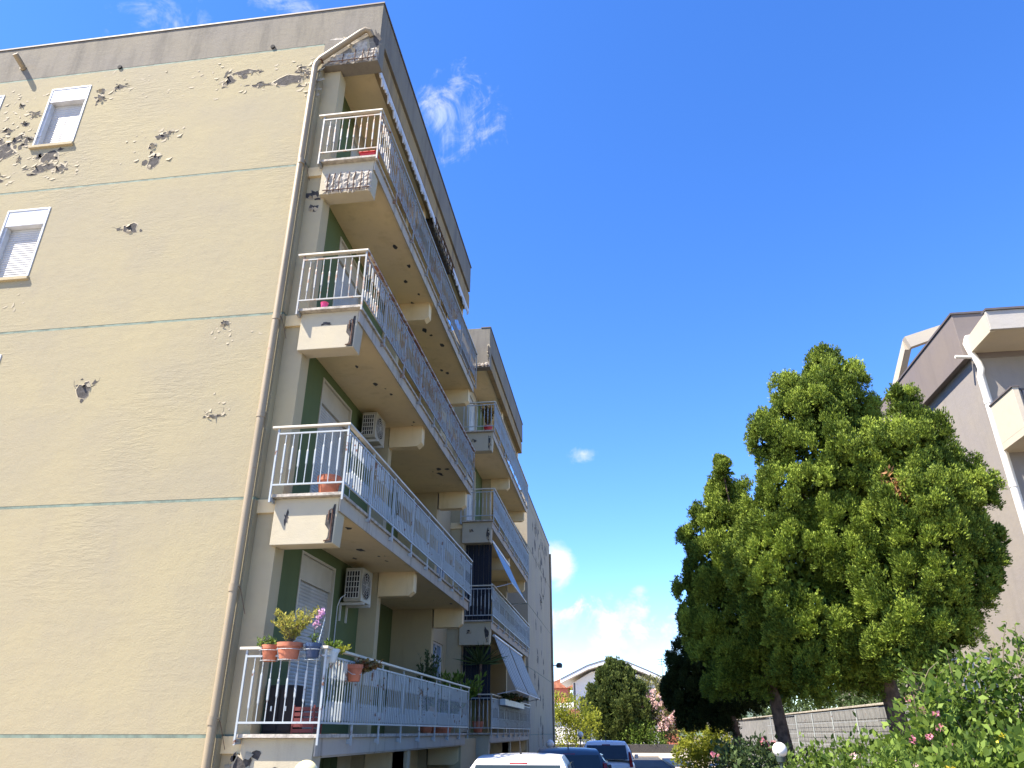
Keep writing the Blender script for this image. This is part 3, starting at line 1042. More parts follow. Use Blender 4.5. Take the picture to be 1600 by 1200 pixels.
mb.build('pipe_clamp', 'rust', dp)
# overflow spout on the parapet
mb = MB(); mb.tube([(-11.79, A0 + .02, 14.42), (-11.80, A0 - .13, 14.49), (-11.82, A0 - .27, 14.56)], .058, 14)
mb.build('overflow_spout', 'pipe', A, smooth=True)
mb = MB(); mb.tube([(-11.79, A0 + .002, 14.415), (-11.79, A0 - .03, 14.43)], .066, 14)
mb.build('spout_collar', 'pipe', A, smooth=True)

# linking wall between the two balcony blocks, with its windows
lops = [(A0 + 11.6, A0 + 13.0, z + 1.0, z + 2.4) for z in FL]
wall_open('link_wall', 'column', A, A0 + 9.70, A0 + 13.47, 0, 13.9, -5.2, -5.5, lops, 'X')
for a, b_, z0, z1 in lops:
    mb = MB()
    for u0, u1 in ((a, a + .06), ((a + b_) / 2 - .03, (a + b_) / 2 + .03), (b_ - .06, b_)):
        mb.box(-5.32, -5.24, u0, u1, z0, z1)
    mb.box(-5.319, -5.241, a, b_, z0, z0 + .06); mb.box(-5.319, -5.241, a, b_, z1 - .06, z1)
    fr = mb.build('window', 'white', A)
    mb = MB(); mb.box(-5.29, -5.275, a + .06, b_ - .06, z0 + .06, z1 - .06)
    mb.build('pane', 'glass_b', fr)
    mb = MB(); mb.box(-5.3, -5.12, a - .05, b_ + .05, z0 - .05, z0 + .005)
    mb.build('sill', 'white', fr)
mb = MB(); mb.box(-5.6, -5.2, A0 + 9.7, A0 + 13.47, 13.9, 14.6)
mb.build('parapet', 'parapet', A)

# ------------------------------------------------------------------ block B, the same module farther on
B0 = A0 + 13.35
B = thing('apartment_block', (-5, B0, 0), 'second balcony block of the cream building, with awnings, beyond the recess', 'building')
carcass(B, B0)
mb = MB(); mb.box(-5.46, -3.96, B0, B0 + .3, 13.45, 15.05)
mb.build('parapet', 'parapet', B, bevel=0.012)
mb = MB(); mb.box(-16, -6.2, B0 + .4, B0 + 9.6, -.05, 14.0)
mb.build('inner_core', 'column', B)  # unseen solid core giving the block its mass
mb = MB(); mb.box(-16, -4.25, B0 + .3, B0 + 9.5, 14.0, 14.1)
mb.build('roof_slab', 'parapet', B)
balB = [balcony(B, B0, z, i, False, 'rail', 'rail_cream') for i, z in enumerate(FL)]
spall(B, -4.55, -3.99, 13.47, 13.62, B0, 8, 4)
peel(B, -4.02, 13.95, .05, .35, B0, 70)
for i, z in enumerate(FL):
    if i:
        peel(balB[i], -3.95, z - .42, .06, .22, B0 + .05, 71 + i)
        peel(balB[i], -4.5, z - .3, .09, .06, B0 + .05, 75 + i)
# dark sheets standing in for deep shade and curtains at the ends of the lower balconies of block B
for nm, zf in (('shade_curtain_sheet', FL[0]), ('shade_curtain_sheet', FL[1])):
    mb = MB()
    k = 10
    for j in range(k):
        xa = -4.72 + j * .085
        mb.box(xa, xa + .08, B0 + .36 + (.012 if j % 2 else 0), B0 + .375 + (.012 if j % 2 else 0), zf + (.03 if zf > 2 else .9), zf + 2.42)
    o = mb.build(nm, 'navy', loc=(-4.3, B0 + .36, zf))
    tag(o, 'dark sheet standing in for deep shade and curtains at the end of the %s balcony of the second block' % ('lowest' if zf < 2 else 'second lowest'), 'blind')

# ------------------------------------------------------------------ block C, far end wall
CX, C0, C1, CZ = -4.4, 38.0, 51.2, 13.45
Cb = thing('apartment_block', (CX, C0, 0), 'farthest grey wall of the building with flaking paint and blank side', 'building')
lv = [-.05] + [x * CZ / 14.06 for x in joints[:4]] + [CZ - .5, CZ]
for i in range(6):
    mb = MB(); mb.box(-14, CX, C0, C1, lv[i] + (.02 if i else 0), lv[i + 1] - .02)
    mb.build('wall_panel', 'cwall', Cb)
    mb = MB(); mb.box(-13.9, CX - .012, C0 + .012, C1 - .012, lv[i + 1] - .02, lv[i + 1] + .02)
    mb.build('joint_strip', 'joint', Cb)
mb = MB(); mb.box(-14.02, CX + .03, C0 - .03, C1 + .03, CZ, CZ + .04)
mb.build('coping', 'flash', Cb)
mb = MB(); mb.tube([(CX + .07, C1 - .1, -.05), (CX + .07, C1 - .1, CZ - .6)], .07, 10)
mb.build('downpipe', 'pipe', Cb, smooth=True)
rg = random.Random(5)
for k in range(46):
    z = rg.uniform(1.5, CZ - .4)
    yy = rg.gauss(42.6, 1.1) if k % 2 else rg.gauss(44.6, .9)
    if k > 34:
        yy = rg.uniform(38.6, 50.5); z = rg.uniform(9, 13)
    peel(Cb, yy, z, rg.uniform(.12, .35), rg.uniform(.12, .42), CX, 300 + k, axis='X', flakes=(k % 3 == 0))
for yy, z in ((42.2, 1.9), (44.6, 1.9)):
    mb = MB(); mb.box(CX - .01, CX + .006, yy, yy + .5, z - .9, z)
    fr = mb.build('vent', 'dark', Cb)
mb = MB(); mb.box(-14, -6.0, B0 + 9.7, C0 - .01, 0, 13.2)
mb.build('link_wall', 'column', Cb)
fl = thing('floodlight', (CX + .1, C1, 5.6), 'small black floodlight on the corner of the farthest grey wall', 'lamp')
mb = MB(); mb.tube([(CX, C1 - .1, 5.6), (CX + .35, C1 - .05, 5.62)], .03, 8); mb.build('arm', 'dark', fl)
mb = MB(); mb.lathe([(.01, -.16), (.19, -.15), (.22, .02), (.15, .14), (.01, .17)], (CX + .5, C1 - .05, 5.62), 14); mb.build('lamp_head', 'dark', fl, smooth=True)


# ------------------------------------------------------------------ air conditioners
def aircon(x0, x1, y0, y1, z0, z1, label):
    """outdoor unit fixed to the green wall, long side along Y, fan grille towards the courtyard"""
    t = thing('air_conditioner', ((x0 + x1) / 2, (y0 + y1) / 2, z0), label, 'air conditioner')
    mb = MB(); mb.box(x0, x1, y0, y1, z0, z1)
    mb.build('casing', 'ac', t, bevel=0.012)
    # side louvre (faces -Y, the side seen from the car park)
    mb = MB()
    mb.box(x0 + .03, x1 - .05, y0 - .004, y0 - .001, z0 + .06, z1 - .06)
    mb.build('coil', 'black', t)
    mb = MB()
    n = 5
    for k in range(n + 1):
        x = x0 + .03 + (x1 - x0 - .08) * k / n
        mb.box(x - .006, x + .006, y0 - .014, y0 - .005, z0 + .06, z1 - .06)
    for k in range(6):
        z = z0 + .06 + (z1 - z0 - .12) * k / 5
        mb.box(x0 + .03, x1 - .05, y0 - .012, y0 - .0045, z - .006, z + .006)
    mb.build('grille', 'ac_g', t)
    cy, cz = y0 + (y1 - y0) * .42, (z0 + z1) / 2
    r = (z1 - z0) * .40
    mb = MB()
    ring = [(x1 + .003, cy + r * math.cos(a), cz + r * math.sin(a)) for a in [2 * math.pi * i / 24 for i in range(24)]]
    mb.add(ring, [tuple(range(24))]); mb.build('fan_opening', 'black', t)
    mb = MB()
    for k in range(1, 6):
        rr = r * k / 5
        mb.tube([(x1 + .014, cy + rr * math.cos(a), cz + rr * math.sin(a)) for a in [2 * math.pi * i / 24 for i in range(25)]], .004, 4)
    for k in range(8):
        a = math.pi * k / 4
        mb.tube([(x1 + .014, cy, cz), (x1 + .014, cy + r * math.cos(a), cz + r * math.sin(a))], .004, 4)
    mb.build('fan_guard', 'ac_g', t)
    for y in (y0 + .12, y1 - .12):
        mb = MB(); mb.box(-5.0, x1 + .03, y - .018, y + .018, z0 - .05, z0 - .002)
        mb.box(-5.0, -4.97, y - .018, y + .018, z0 - .32, z0 - .05)
        mb.build('bracket', 'ac_g', t)
    mb = MB(); mb.tube([(x0 + .05, y0 - .02, z0 + .12), (x0 - .03, y0 - .05, z0 + .05), (-4.975, y0 - .06, z0 - .1), (-4.98, y0 - .05, z0 - 1.6)], .009, 7)
    mb.build('hose', 'white', t, smooth=True)
    return t


aircon(-4.90, -4.57, A0 + 3.45, A0 + 4.03, 3.84, 4.44, 'beige air conditioner bracketed above the lowest balcony of the near block')
aircon(-4.88, -4.58, A0 + 3.50, A0 + 4.12, 7.03, 7.58, 'beige air conditioner under the ceiling of the second balcony of the near block')
aircon(-4.80, -4.45, B0 + 3.9, B0 + 4.6, 6.05, 6.62, 'air conditioner half hidden by the blue awning on the second block')


# ------------------------------------------------------------------ pots and plants
def pot(mb_c, r, h, mat, name, label, rim=True, group=None):
    t = thing(name, mb_c, label, 'flower pot', group)
    mb = MB()
    prof = [(.001, 0), (r * .66, 0), (r * .70, h * .02), (r * .92, h * .74)]
    prof += [(r, h * .75), (r * 1.02, h), (r * .93, h), (r * .88, h * .86), (.001, h * .85)] if rim else [(r, h), (r * .93, h), (r * .9, h * .88), (.001, h * .87)]
    mb.lathe(prof, mb_c, 22)
    mb.build('pot', mat, t, smooth=True)
    mb = MB(); mb.lathe([(.001, h * .88), (r * .9, h * .872)], mb_c, 18)
    mb.build('soil', 'soil', t)
    return t


def sprig(t, c, n, spread, height, leafL, leafW, mat, per=26, name='foliage', lean=(0, 0), up=.8, stemmat='twig'):
    """stems growing from c with leaves along them"""
    P, Dn = [], []
    mb = MB()
    for i in range(n):
        a = rng.uniform(0, 2 * math.pi)
        tip = np.array([c[0] + math.cos(a) * spread * rng.uniform(.2, 1) + lean[0], c[1] + math.sin(a) * spread * rng.uniform(.2, 1) + lean[1], c[2] + height * rng.uniform(.55, 1)])
        b = np.array(c, float)
        midp = b * .5 + tip * .5 + np.array([0, 0, height * .12])
        mb.tube([b, midp, tip], [.006, .004, .002], 5)
        s = rng.uniform(.15, 1, per)[:, None]
        q = (1 - s) ** 2 * b + 2 * s * (1 - s) * midp + s ** 2 * tip
        P.append(q + rng.normal(size=(per, 3)) * .008)
        d = unit(per) + np.array([0, 0, up]) + (tip - b) * .6
        Dn.append(norm(d))
    mb.build('stem', stemmat, t)
    P = np.concatenate(P); Dn = np.concatenate(Dn)
    k = len(P)
    return leafmesh(name, P, Dn, leafL * rng.uniform(.6, 1.2, k), leafW * rng.uniform(.7, 1.2, k), rng.uniform(0, 1, k), mat, parent=t)


def petals(t, cs, r, n, mat, name='flower', size=.03):
    P, Dn = [], []
    for c in cs:
        d = unit(n)
        P.append(np.array(c) + d * r * rng.uniform(.2, 1, n)[:, None]); Dn.append(norm(d + np.array([0, -.2, .3])))
    P = np.concatenate(P); Dn = np.concatenate(Dn); k = len(P)
    return leafmesh(name, P, Dn, size * rng.uniform(.7, 1.2, k), size * rng.uniform(.8, 1.2, k), rng.uniform(0, 1, k), mat, parent=t, kind='stuff')


RY = A0 - .075
p = pot((-4.52, RY + .02, 2.53), .12, .20, 'terracotta', 'flower_pot', 'round terracotta pot with small green plant at the left end of the lowest balcony rail')
sprig(p, (-4.52, RY, 2.69), 5, .12, .14, .06, .025, 'shrub', 12)
sprig(p, (-4.66, RY, 2.66), 7, .14, .16, .05, .02, 'shrub', 14)
p = pot((-4.22, RY - .08, 2.545), .165, .20, 'terracotta', 'flower_pot', 'terracotta pot with bushy yellow green plant on the lowest balcony rail')
sprig(p, (-4.22, RY - .08, 2.72), 50, .34, .46, .05, .02, 'succ', 30)
p = pot((-3.92, RY - .04, 2.56), .105, .18, 'bluepot', 'flower_pot', 'dark blue pot with a lilac flower on the lowest balcony rail')
sprig(p, (-3.92, RY - .04, 2.70), 5, .08, .2, .05, .02, 'shrub', 10)
mb = MB(); mb.tube([(-3.94, RY - .04, 2.7), (-3.92, RY - .04, 2.98), (-3.90, RY - .04, 3.12)], [.006, .005, .003], 6); mb.build('stem', 'twig', p)
mb = MB(); mb.tube([(-3.86, RY - .04, 2.7), (-3.80, RY - .04, 3.06)], [.008, .004], 6); mb.build('cane', 'palepot', p)
petals(p, [(-3.91, RY - .04, 2.97), (-3.89, RY - .04, 3.04), (-3.87, RY - .04, 3.10), (-3.85, RY - .05, 3.14)], .035, 22, 'lilac', size=.035)
p = pot((-3.76, RY + .22, 2.52), .095, .17, 'palepot', 'flower_pot', 'pale plastic pot with trailing green plant at the corner of the lowest balcony')
sprig(p, (-3.76, RY + .22, 2.66), 12, .16, .14, .06, .03, 'shrub', 12)
sprig(p, (-3.72, RY + .45, 2.64), 10, .15, .12, .06, .03, 'shrub_y', 12, name='trailing_leaves')
p = pot((-3.67, RY + .92, 2.33), .115, .22, 'terracotta', 'flower_pot', 'terracotta pot with reddish leaves hung outside the lowest balcony railing')
sprig(p, (-3.66, RY + 1.05, 2.50), 24, .30, .14, .07, .04, 'autumn', 16, lean=(.02, .28), up=-.2)
sprig(p, (-3.66, RY + 1.25, 2.45), 10, .22, .14, .07, .04, 'shrub_o', 12, lean=(.0, .2), name='trailing_leaves')
mb = MB(); mb.tube([(-3.79, RY + .8, 2.5), (-3.66, RY + .8, 2.42), (-3.56, RY + .92, 2.42), (-3.66, RY + 1.04, 2.42), (-3.79, RY + 1.04, 2.5)], .005, 5); mb.build('wire_holder', 'rail', p)
# wire baskets holding the pots on the front rail
for i, (x, rr, dy) in enumerate(((-4.52, .14, 0), (-4.22, .165, -.08), (-3.92, .12, -.04))):
    t = thing('pot_holder', (x, RY + dy, 2.5), ['thin wire pot holder hooked on the rail at its left end', 'thin wire pot holder under the bushy yellow green plant', 'thin wire pot holder around the dark blue pot'][i], 'holder', 'pot holders on the balcony rail')
    mb = MB()
    mb.tube([(x + rr * math.cos(a), RY + dy + rr * math.sin(a), 2.66) for a in [2 * math.pi * k / 18 for k in range(19)]], .004, 5)
    mb.tube([(x + rr * .8 * math.cos(a), RY + dy + rr * .8 * math.sin(a), 2.535) for a in [2 * math.pi * k / 18 for k in range(19)]], .004, 5)
    mb.build('ring', 'rail', t)
    mb = MB()
    for sx in (-1, 1):
        mb.tube([(x + sx * rr * .9, RY + .03, 2.73), (x + sx * rr * .95, RY + dy - .02, 2.68), (x + sx * rr * .8, RY + dy, 2.535)], .004, 5)
    mb.build('hook', 'rail', t)
p = pot((-4.12, A0 + .30, FL[1] + .03), .175, .33, 'terracotta', 'flower_pot', 'large empty terracotta pot behind the second balcony railing')
t = thing('bucket', (-4.42, A0 + .02, FL[2] + .025), 'small bright pink bucket on the edge of the third balcony', 'bucket')
mb = MB(); mb.lathe([(.001, 0), (.045, 0), (.062, .105), (.066, .11), (.06, .11), (.043, .01), (.001, .01)], (-4.42, A0 + .02, FL[2] + .025), 18); mb.build('bucket_body', 'pinkp', t, smooth=True)
mb = MB(); mb.tube([(-4.42 + .063 * math.cos(a), A0 + .02 - .02 * math.sin(a), FL[2] + .13 - .03 * math.sin(a)) for a in [math.pi * k / 8 for k in range(9)]], .003, 5); mb.build('handle', 'white', t)
t = thing('planter_trough', (-3.93, A0 + .03, FL[3] + .025), 'shallow red plastic trough in the corner of the top balcony', 'planter')
mb = MB()
mb.hexa([(-4.08, A0 + .0, FL[3] + .026), (-3.83, A0 + .0, FL[3] + .026), (-3.83, A0 + .14, FL[3] + .026), (-4.08, A0 + .14, FL[3] + .026), (-4.10, A0 - .02, FL[3] + .12), (-3.81, A0 - .02, FL[3] + .12), (-3.81, A0 + .16, FL[3] + .12), (-4.10, A0 + .16, FL[3] + .12)])
mb.build('trough', 'red', t, bevel=.01)
mb = MB(); mb.box(-4.115, -3.795, A0 - .035, A0 + .175, FL[3] + .12, FL[3] + .138); mb.build('rim', 'red', t, bevel=.006)

# clutter behind the lowest railing
t = thing('storage_cabinet', (-4.5, A0 + .45, FL[0]), 'dark low cabinet behind the lowest balcony railing', 'cabinet')
mb = MB(); mb.box(-4.72, -4.30, A0 + .40, A0 + .75, FL[0] + .03, FL[0] + .62); mb.build('carcass', 'black', t, bevel=.01)
for x0, x1 in ((-4.70, -4.52), (-4.50, -4.32)):
    mb = MB(); mb.box(x0, x1, A0 + .385, A0 + .399, FL[0] + .06, FL[0] + .58); d = mb.build('door', 'black', t, bevel=.004)
    mb = MB(); mb.box((x0 + x1) / 2 - .01, (x0 + x1) / 2 + .01, A0 + .37, A0 + .384, FL[0] + .3, FL[0] + .36); mb.build('handle', 'rim', d)
t = thing('plastic_crate', (-4.12, A0 + .45, FL[0]), 'dark red slatted crate behind the lowest balcony railing', 'crate')
mb = MB()
for k in range(5):
    mb.box(-4.26, -3.98, A0 + .30, A0 + .315, FL[0] + .04 + k * .065, FL[0] + .085 + k * .065)
    mb.box(-4.26, -3.98, A0 + .58, A0 + .595, FL[0] + .04 + k * .065, FL[0] + .085 + k * .065)
    mb.box(-4.26, -4.245, A0 + .316, A0 + .579, FL[0] + .04 + k * .065, FL[0] + .085 + k * .065)
    mb.box(-3.995, -3.98, A0 + .316, A0 + .579, FL[0] + .04 + k * .065, FL[0] + .085 + k * .065)
mb.build('side_slats', 'darkred', t)
for x in (-4.27, -3.99):
    for y in (A0 + .296, A0 + .584):
        mb = MB(); mb.box(x, x + .02, y, y + .02, FL[0] + .026, FL[0] + .37)
        mb.build('corner_post', 'darkred', t)
# potted plants inside the far half of the lowest balcony
p = pot((-4.35, A0 + 7.9, FL[0] + .03), .17, .3, 'terracotta', 'flower_pot', 'tall dark potted shrub in the shaded far half of the lowest balcony')
sprig(p, (-4.35, A0 + 7.9, FL[0] + .3), 40, .28, 1.5, .09, .035, 'shrub_d', 40)
p = pot((-4.2, B0 + .25, FL[0] + .03), .17, .3, 'terracotta', 'flower_pot', 'potted palm with long drooping fronds on the lowest balcony of the second block')
mb = MB(); mb.tube([(-4.2, B0 + .25, FL[0] + .3), (-4.15, B0 + .22, FL[0] + 1.9)], [.05, .04], 8); mb.build('trunk', 'bark', p)
P, Dn = [], []
for i in range(70):
    a = rng.uniform(0, 6.28); e = rng.uniform(-.1, 1.3)
    P.append((-4.15, B0 + .2, FL[0] + 1.9)); Dn.append((math.cos(a) * math.cos(e), math.sin(a) * math.cos(e), math.sin(e)))
leafmesh('frond', np.array(P, float), norm(np.array(Dn)), rng.uniform(.55, .95, 70), rng.uniform(.035, .06, 70), rng.uniform(0, 1, 70), 'shrub_d', parent=p)
p = pot((-4.72, A0 + 11.0, FL[0] - .1), .3, .3, 'terracotta', 'flower_pot', 'wide pot of spreading fern leaves in the recess between the two blocks')
sprig(p, (-4.6, A0 + 11.2, FL[0] + .2), 70, 1.0, 1.3, .17, .06, 'shrub', 40)
mb = MB(); mb.box(-5.2, -4.2, A0 + 9.8, A0 + 13.3, .0, FL[0] - .11)
o = mb.build('recess_terrace', 'column', A)
p = pot((-4.05, B0 + .35, FL[3] + .03), .15, .28, 'red', 'flower_pot', 'red pot with dark red leafy plant on the top balcony of the second block')
sprig(p, (-4.05, B0 + .3, FL[3] + .26), 34, .3, .75, .08, .05, 'autumn', 30)
t = thing('hanging_box', (-3.62, B0 + 5.0, 2.5), 'flower box of trailing dark leaves on the lowest railing under the striped awnings', 'flower box')
mb = MB(); mb.box(-3.71, -3.53, B0 + 1.2, B0 + 6.0, 2.44, 2.62); mb.build('trough', 'palepot', t, bevel=.01)
sprig(t, (-3.62, B0 + 2.0, 2.62), 26, .5, .2, .09, .05, 'shrub_d', 14, up=-.2)
sprig(t, (-3.62, B0 + 3.5, 2.62), 26, .6, .2, .09, .05, 'autumn', 14, up=-.2)
sprig(t, (-3.62, B0 + 5.0, 2.62), 22, .6, .2, .09, .05, 'shrub_d', 14, up=-.2)


# ------------------------------------------------------------------ awnings on block B
def stripes(name, c1, c2, sc):
    m, tt, p_ = newmat(name)
    g = tt.n('ShaderNodeTexCoord').outputs['Object']
    s = tt.n('ShaderNodeSeparateXYZ'); tt.l(g, s.inputs[0])
    f = tt.smooth(tt.math('SINE', tt.math('MULTIPLY', s.outputs[1], sc)), -.1, .1)
    tt.l(tt.mix(f, c1, c2), p_.inputs['Base Color'])
    p_.inputs['Roughness'].default_value = .9
    return m


M['awn_stripe'] = stripes('striped_awning_fabric', (.42, .46, .46), (.17, .22, .23), 13)


def awning(y0, y1, xt, zt, xb, zb, mat, label, valance=.0):
    t = thing('awning', (xt, (y0 + y1) / 2, zb), label, 'awning')
    n, m_ = 10, 8
    vs, fs = [], []
    for i in range(n + 1):
        for j in range(m_ + 1):
            s = j / m_
            sag = -.05 * math.sin(math.pi * s) + .012 * math.sin(i * 1.9) * math.sin(math.pi * s)
            vs.append((xt + (xb - xt) * s, y0 + (y1 - y0) * i / n, zt + (zb - zt) * s + sag))
    for i in range(n):
        for j in range(m_):
            a = i * (m_ + 1) + j
            fs.append((a, a + 1, a + m_ + 2, a + m_ + 1))
    mb = MB(); mb.add(vs, fs)
    o = mb.build('fabric', mat, t, smooth=True)
    sol = o.modifiers.new('thickness', 'SOLIDIFY'); sol.thickness = .004
    mb = MB(); mb.tube([(xt, y0 - .05, zt), (xt, y1 + .05, zt)], .045, 10); mb.build('roller', 'white', t, smooth=True)
    mb = MB(); mb.tube([(xb, y0 - .03, zb - .01), (xb, y1 + .03, zb - .01)], .022, 8); mb.build('front_bar', 'white', t, smooth=True)
    for y in (y0 + .02, y1 - .02):
        mb = MB(); mb.tube([(-3.74, y, zb - .12), (xb, y, zb - .01)], .014, 8); mb.build('arm', 'white', t)
    return t


awning(B0 + .35, B0 + 4.2, -3.86, 7.28, -3.22, 5.95, 'awn_blue', 'light blue awning lowered from the third slab of the second block')
awning(B0 + .9, B0 + 4.1, -3.86, 4.44, -3.16, 2.86, 'awn_stripe', 'nearer of the two grey striped awnings over the lowest balcony of the second block')
awning(B0 + 4.3, B0 + 7.8, -3.86, 4.44, -3.16, 2.86, 'awn_stripe', 'farther of the two grey striped awnings over the lowest balcony of the second block')


# ------------------------------------------------------------------ building D, taupe house on the right
DX, DY = 8.75, 17.0
Dd = thing('taupe_house', (DX, DY, 0), 'taupe house with white downpipe and cream balconies behind the trees', 'building')
mb = MB(); mb.box(DX, 22, DY, 34, -.05, 9.76); mb.build('wall', 'taupe', Dd)
mb = MB(); mb.box(DX - .16, 22, DY - .02, 34, 9.76, 10.98); mb.build('roof_band', 'taupe_d', Dd, bevel=.01)
mb = MB(); mb.box(DX - .19, 22, DY - .05, 34, 10.98, 11.03); mb.build('coping', 'flash', Dd)
mb = MB(); mb.box(DX + .0, 20, 15.86, DY - .025, 9.9, 10.02); mb.build('canopy_slab', 'dwhite', Dd)
mb = MB(); mb.prism([(DX - .03, 15.84, 9.86), (DX - .03, DY - .025, 9.86), (DX - .03, DY - .025, 10.24), (DX - .03, 15.84, 10.34)], (.1, 0, 0)); mb.build('canopy_side', 'dwhite', Dd, bevel=.006)
mb = MB(); mb.box(DX - .04, 20, 15.76, 15.84, 9.88, 10.36); mb.build('canopy_fascia', 'dconc', Dd, bevel=.01)
mb = MB(); mb.box(DX - .05, 20, 15.72, 15.92, 10.36, 10.41); mb.build('canopy_coping', 'flash', Dd)
for zt in (8.45, 5.38, 2.31):
    mb = MB(); mb.box(DX + .02, 19, 15.78, DY - .002, zt - 1.07, zt - .92); bb = mb.build('balcony', 'dwhite', Dd)
    mb = MB(); mb.box(DX + .02, DX + .14, 15.78, DY - .002, zt - .92, zt); mb.build('side_parapet', 'dwhite', bb, bevel=.006)
    mb = MB(); mb.box(DX - .005, DX + .16, 15.76, DY - .002, zt, zt + .03); mb.build('coping', 'flash', bb)
    mb = MB()
    mb.box(DX + .14, 19, 15.80, 15.84, zt - .06, zt - .02); mb.box(DX + .14, 19, 15.80, 15.84, zt - .86, zt - .82)
    for k in range(70):
        mb.box(DX + .2 + k * .145, DX + .225 + k * .145, 15.81, 15.83, zt - .83, zt - .05)
    mb.build('railing', 'dark', bb)
    wx = DX + 2.2
    mb = MB(); mb.box(wx, wx + 1.5, DY - .03, DY - .002, zt - .9, zt + 1.3); fr = mb.build('balcony_door', 'white', Dd)
    mb = MB(); slats(mb, wx + .06, wx + 1.44, zt - .88, zt + 1.24, DY - .032, .01, .06); mb.build('shutter', 'shutter', fr)
px, py = DX - .03, DY - .09
mb = MB()
mb.tube([(px + .62, py, 9.98 + .30), (px + .18, py, 10.30), (px + .04, py, 10.28), (px - .02, py, 10.14), (px + .03, py, 9.86), (px + .12, py, 9.60), (px + .14, py, 9.44), (px + .07, py, 9.25), (px + .07, py, 8.9), (px + .07, py, -.05)], .075, 16)
dp2 = mb.build('downpipe', 'whitepipe', Dd, smooth=True)
mb = MB(); mb.tube([(px - .35, py, 9.80), (px + .05, py, 9.76)], .04, 10); mb.build('pipe_stub', 'whitepipe', dp2, smooth=True)
for z in (2.2, 4.4, 6.6, 8.6):
    mb = MB(); mb.tube([(px + .07, py, z - .05), (px + .07, py, z + .05)], .085, 14)
    mb.build('pipe_collar', 'whitepipe', dp2, smooth=True)
mb = MB(); mb.box(px + .175, px + .20, DY - .05, DY - .01, -.05, 9.4); mb.build('cable_duct', 'whitepipe', dp2)
# white boarded roof frame rising behind the band
q = Vector
mb = MB(); mb.prism([(8.62, 19.8, 11.92), (8.72, 19.8, 11.58), (10.6, 19.8, 12.2), (10.6, 19.8, 12.5)], (0, .2, 0)); mb.build('bargeboard', 'dwhite', Dd)
mb = MB(); mb.hexa([(8.62, 20.0, 11.60), (8.80, 20.0, 11.60), (8.80, 21.6, 10.7), (8.62, 21.6, 10.7), (8.62, 20.0, 11.90), (8.80, 20.0, 11.90), (8.80, 21.6, 11.05), (8.62, 21.6, 11.05)])
mb.build('roof_board', 'dwhite', Dd)
mb = MB(); mb.hexa([(9.3, 20.4, 11.03), (13.5, 20.4, 11.03), (13.5, 28, 11.03), (9.3, 28, 11.03), (9.3, 20.4, 11.7), (13.5, 20.4, 12.2), (13.5, 28, 12.2), (9.3, 28, 11.7)]); mb.build('attic_wall', 'ochre', Dd)


# ------------------------------------------------------------------ garden wall and fence
GW = thing('garden_wall', (6.2, 18, 0), 'grey block garden wall with pale coping behind the tree trunks', 'wall')
gx, gz = 6.05, 2.27
rows, bl = 8, .55
mb = MB(); mb.box(gx + .012, gx + .17, 6, 60, -.05, gz); mb.build('wall_core', 'block', GW)
bm_ = MB(); bm_.box(0, .03, 0, bl - .014, 0, gz / rows - .014)
blk = mesh_only(bm_, 'block', 'block')
cnt = 0
for r_ in range(rows - 1, -1, -1):
    k = 0
    y = 8.0
    while y < 29 and cnt < 300:
        inst(blk, 'block', GW, (gx - .018, y + (bl / 2 if r_ % 2 else 0), r_ * gz / rows + .007))
        cnt += 1
        y += bl
mb = MB(); mb.box(gx - .05, gx + .2, 6, 60, gz, gz + .05); mb.build('coping', 'concrete_l', GW, bevel=.008)
fn = thing('mesh_fence', (5.7, 18, 0), 'thin grey wire mesh fence standing in front of the garden wall', 'fence')
for y in np.arange(9.2, 34, 2.4):
    mb = MB(); mb.tube([(gx - .25, y, 0), (gx - .25, y, gz - .05)], .02, 6)
    mb.build('fence_post', 'rail', fn)
mb = MB()
for z in np.arange(.25, gz - .05, .28):
    mb.tube([(gx - .25, 9.2, z), (gx - .25, 34, z)], .005, 4)
for y in np.arange(9.2, 34, .28):
    mb.tube([(gx - .25, y, .05), (gx - .25, y, gz - .1)], .003, 4)
mb.build('mesh_wires', 'rail', fn, kind='stuff')


# ------------------------------------------------------------------ globe lamps
def globe_lamp(x, y, z, r, label, mat='globe'):
    t = thing('globe_lamp', (x, y, 0), label, 'lamp', 'globe lamps along the car park')
    mb = MB(); mb.lathe([(.09, -.04), (.09, .02), (.05, .05), (.03, .10), (.028, z - r - .06), (.06, z - r - .05), (.07, z - r + .01), (.001, z - r + .02)], (x, y, 0), 14)
    mb.build('post', 'post', t, smooth=True)
    mb = MB(); mb.sphere((x, y, z), r, 26, 16)
    mb.build('globe', mat, t, smooth=True)
    mb = MB(); mb.lathe([(r * .45, 0), (r * .5, .03), (r * .4, .05)], (x, y, z - r - .015), 14); mb.build('collar', 'post', t)


globe_lamp(-3.27, 8.2, 1.31, .128, 'globe lamp with direct sun painted in as yellow, in front of the lowest balcony of the near block', 'globe_y')
globe_lamp(2.17, 12.0, 1.47, .10, 'white globe lamp among the shrubs beside a tree trunk')
globe_lamp(-2.52, 28.0, 1.32, .14, 'white globe lamp behind the dark car near the far grey wall')
globe_lamp(-2.1, 40.0, 1.58, .14, 'small globe lamp half lost in the bushes behind the white hatchback')


# ------------------------------------------------------------------ cars
def carpaint(name, c):
    m, t, p = newmat(name)
    g = t.n('ShaderNodeTexCoord').outputs['Object']
    t.l(t.mix(t.noise(g, 1.5, 3), tuple(x * .95 for x in c), c), p.inputs['Base Color'])
    p.inputs['Roughness'].default_value = .32
    p.inputs['Coat Weight'].default_value = .35
    p.inputs['Coat Roughness'].default_value = .04
    return m


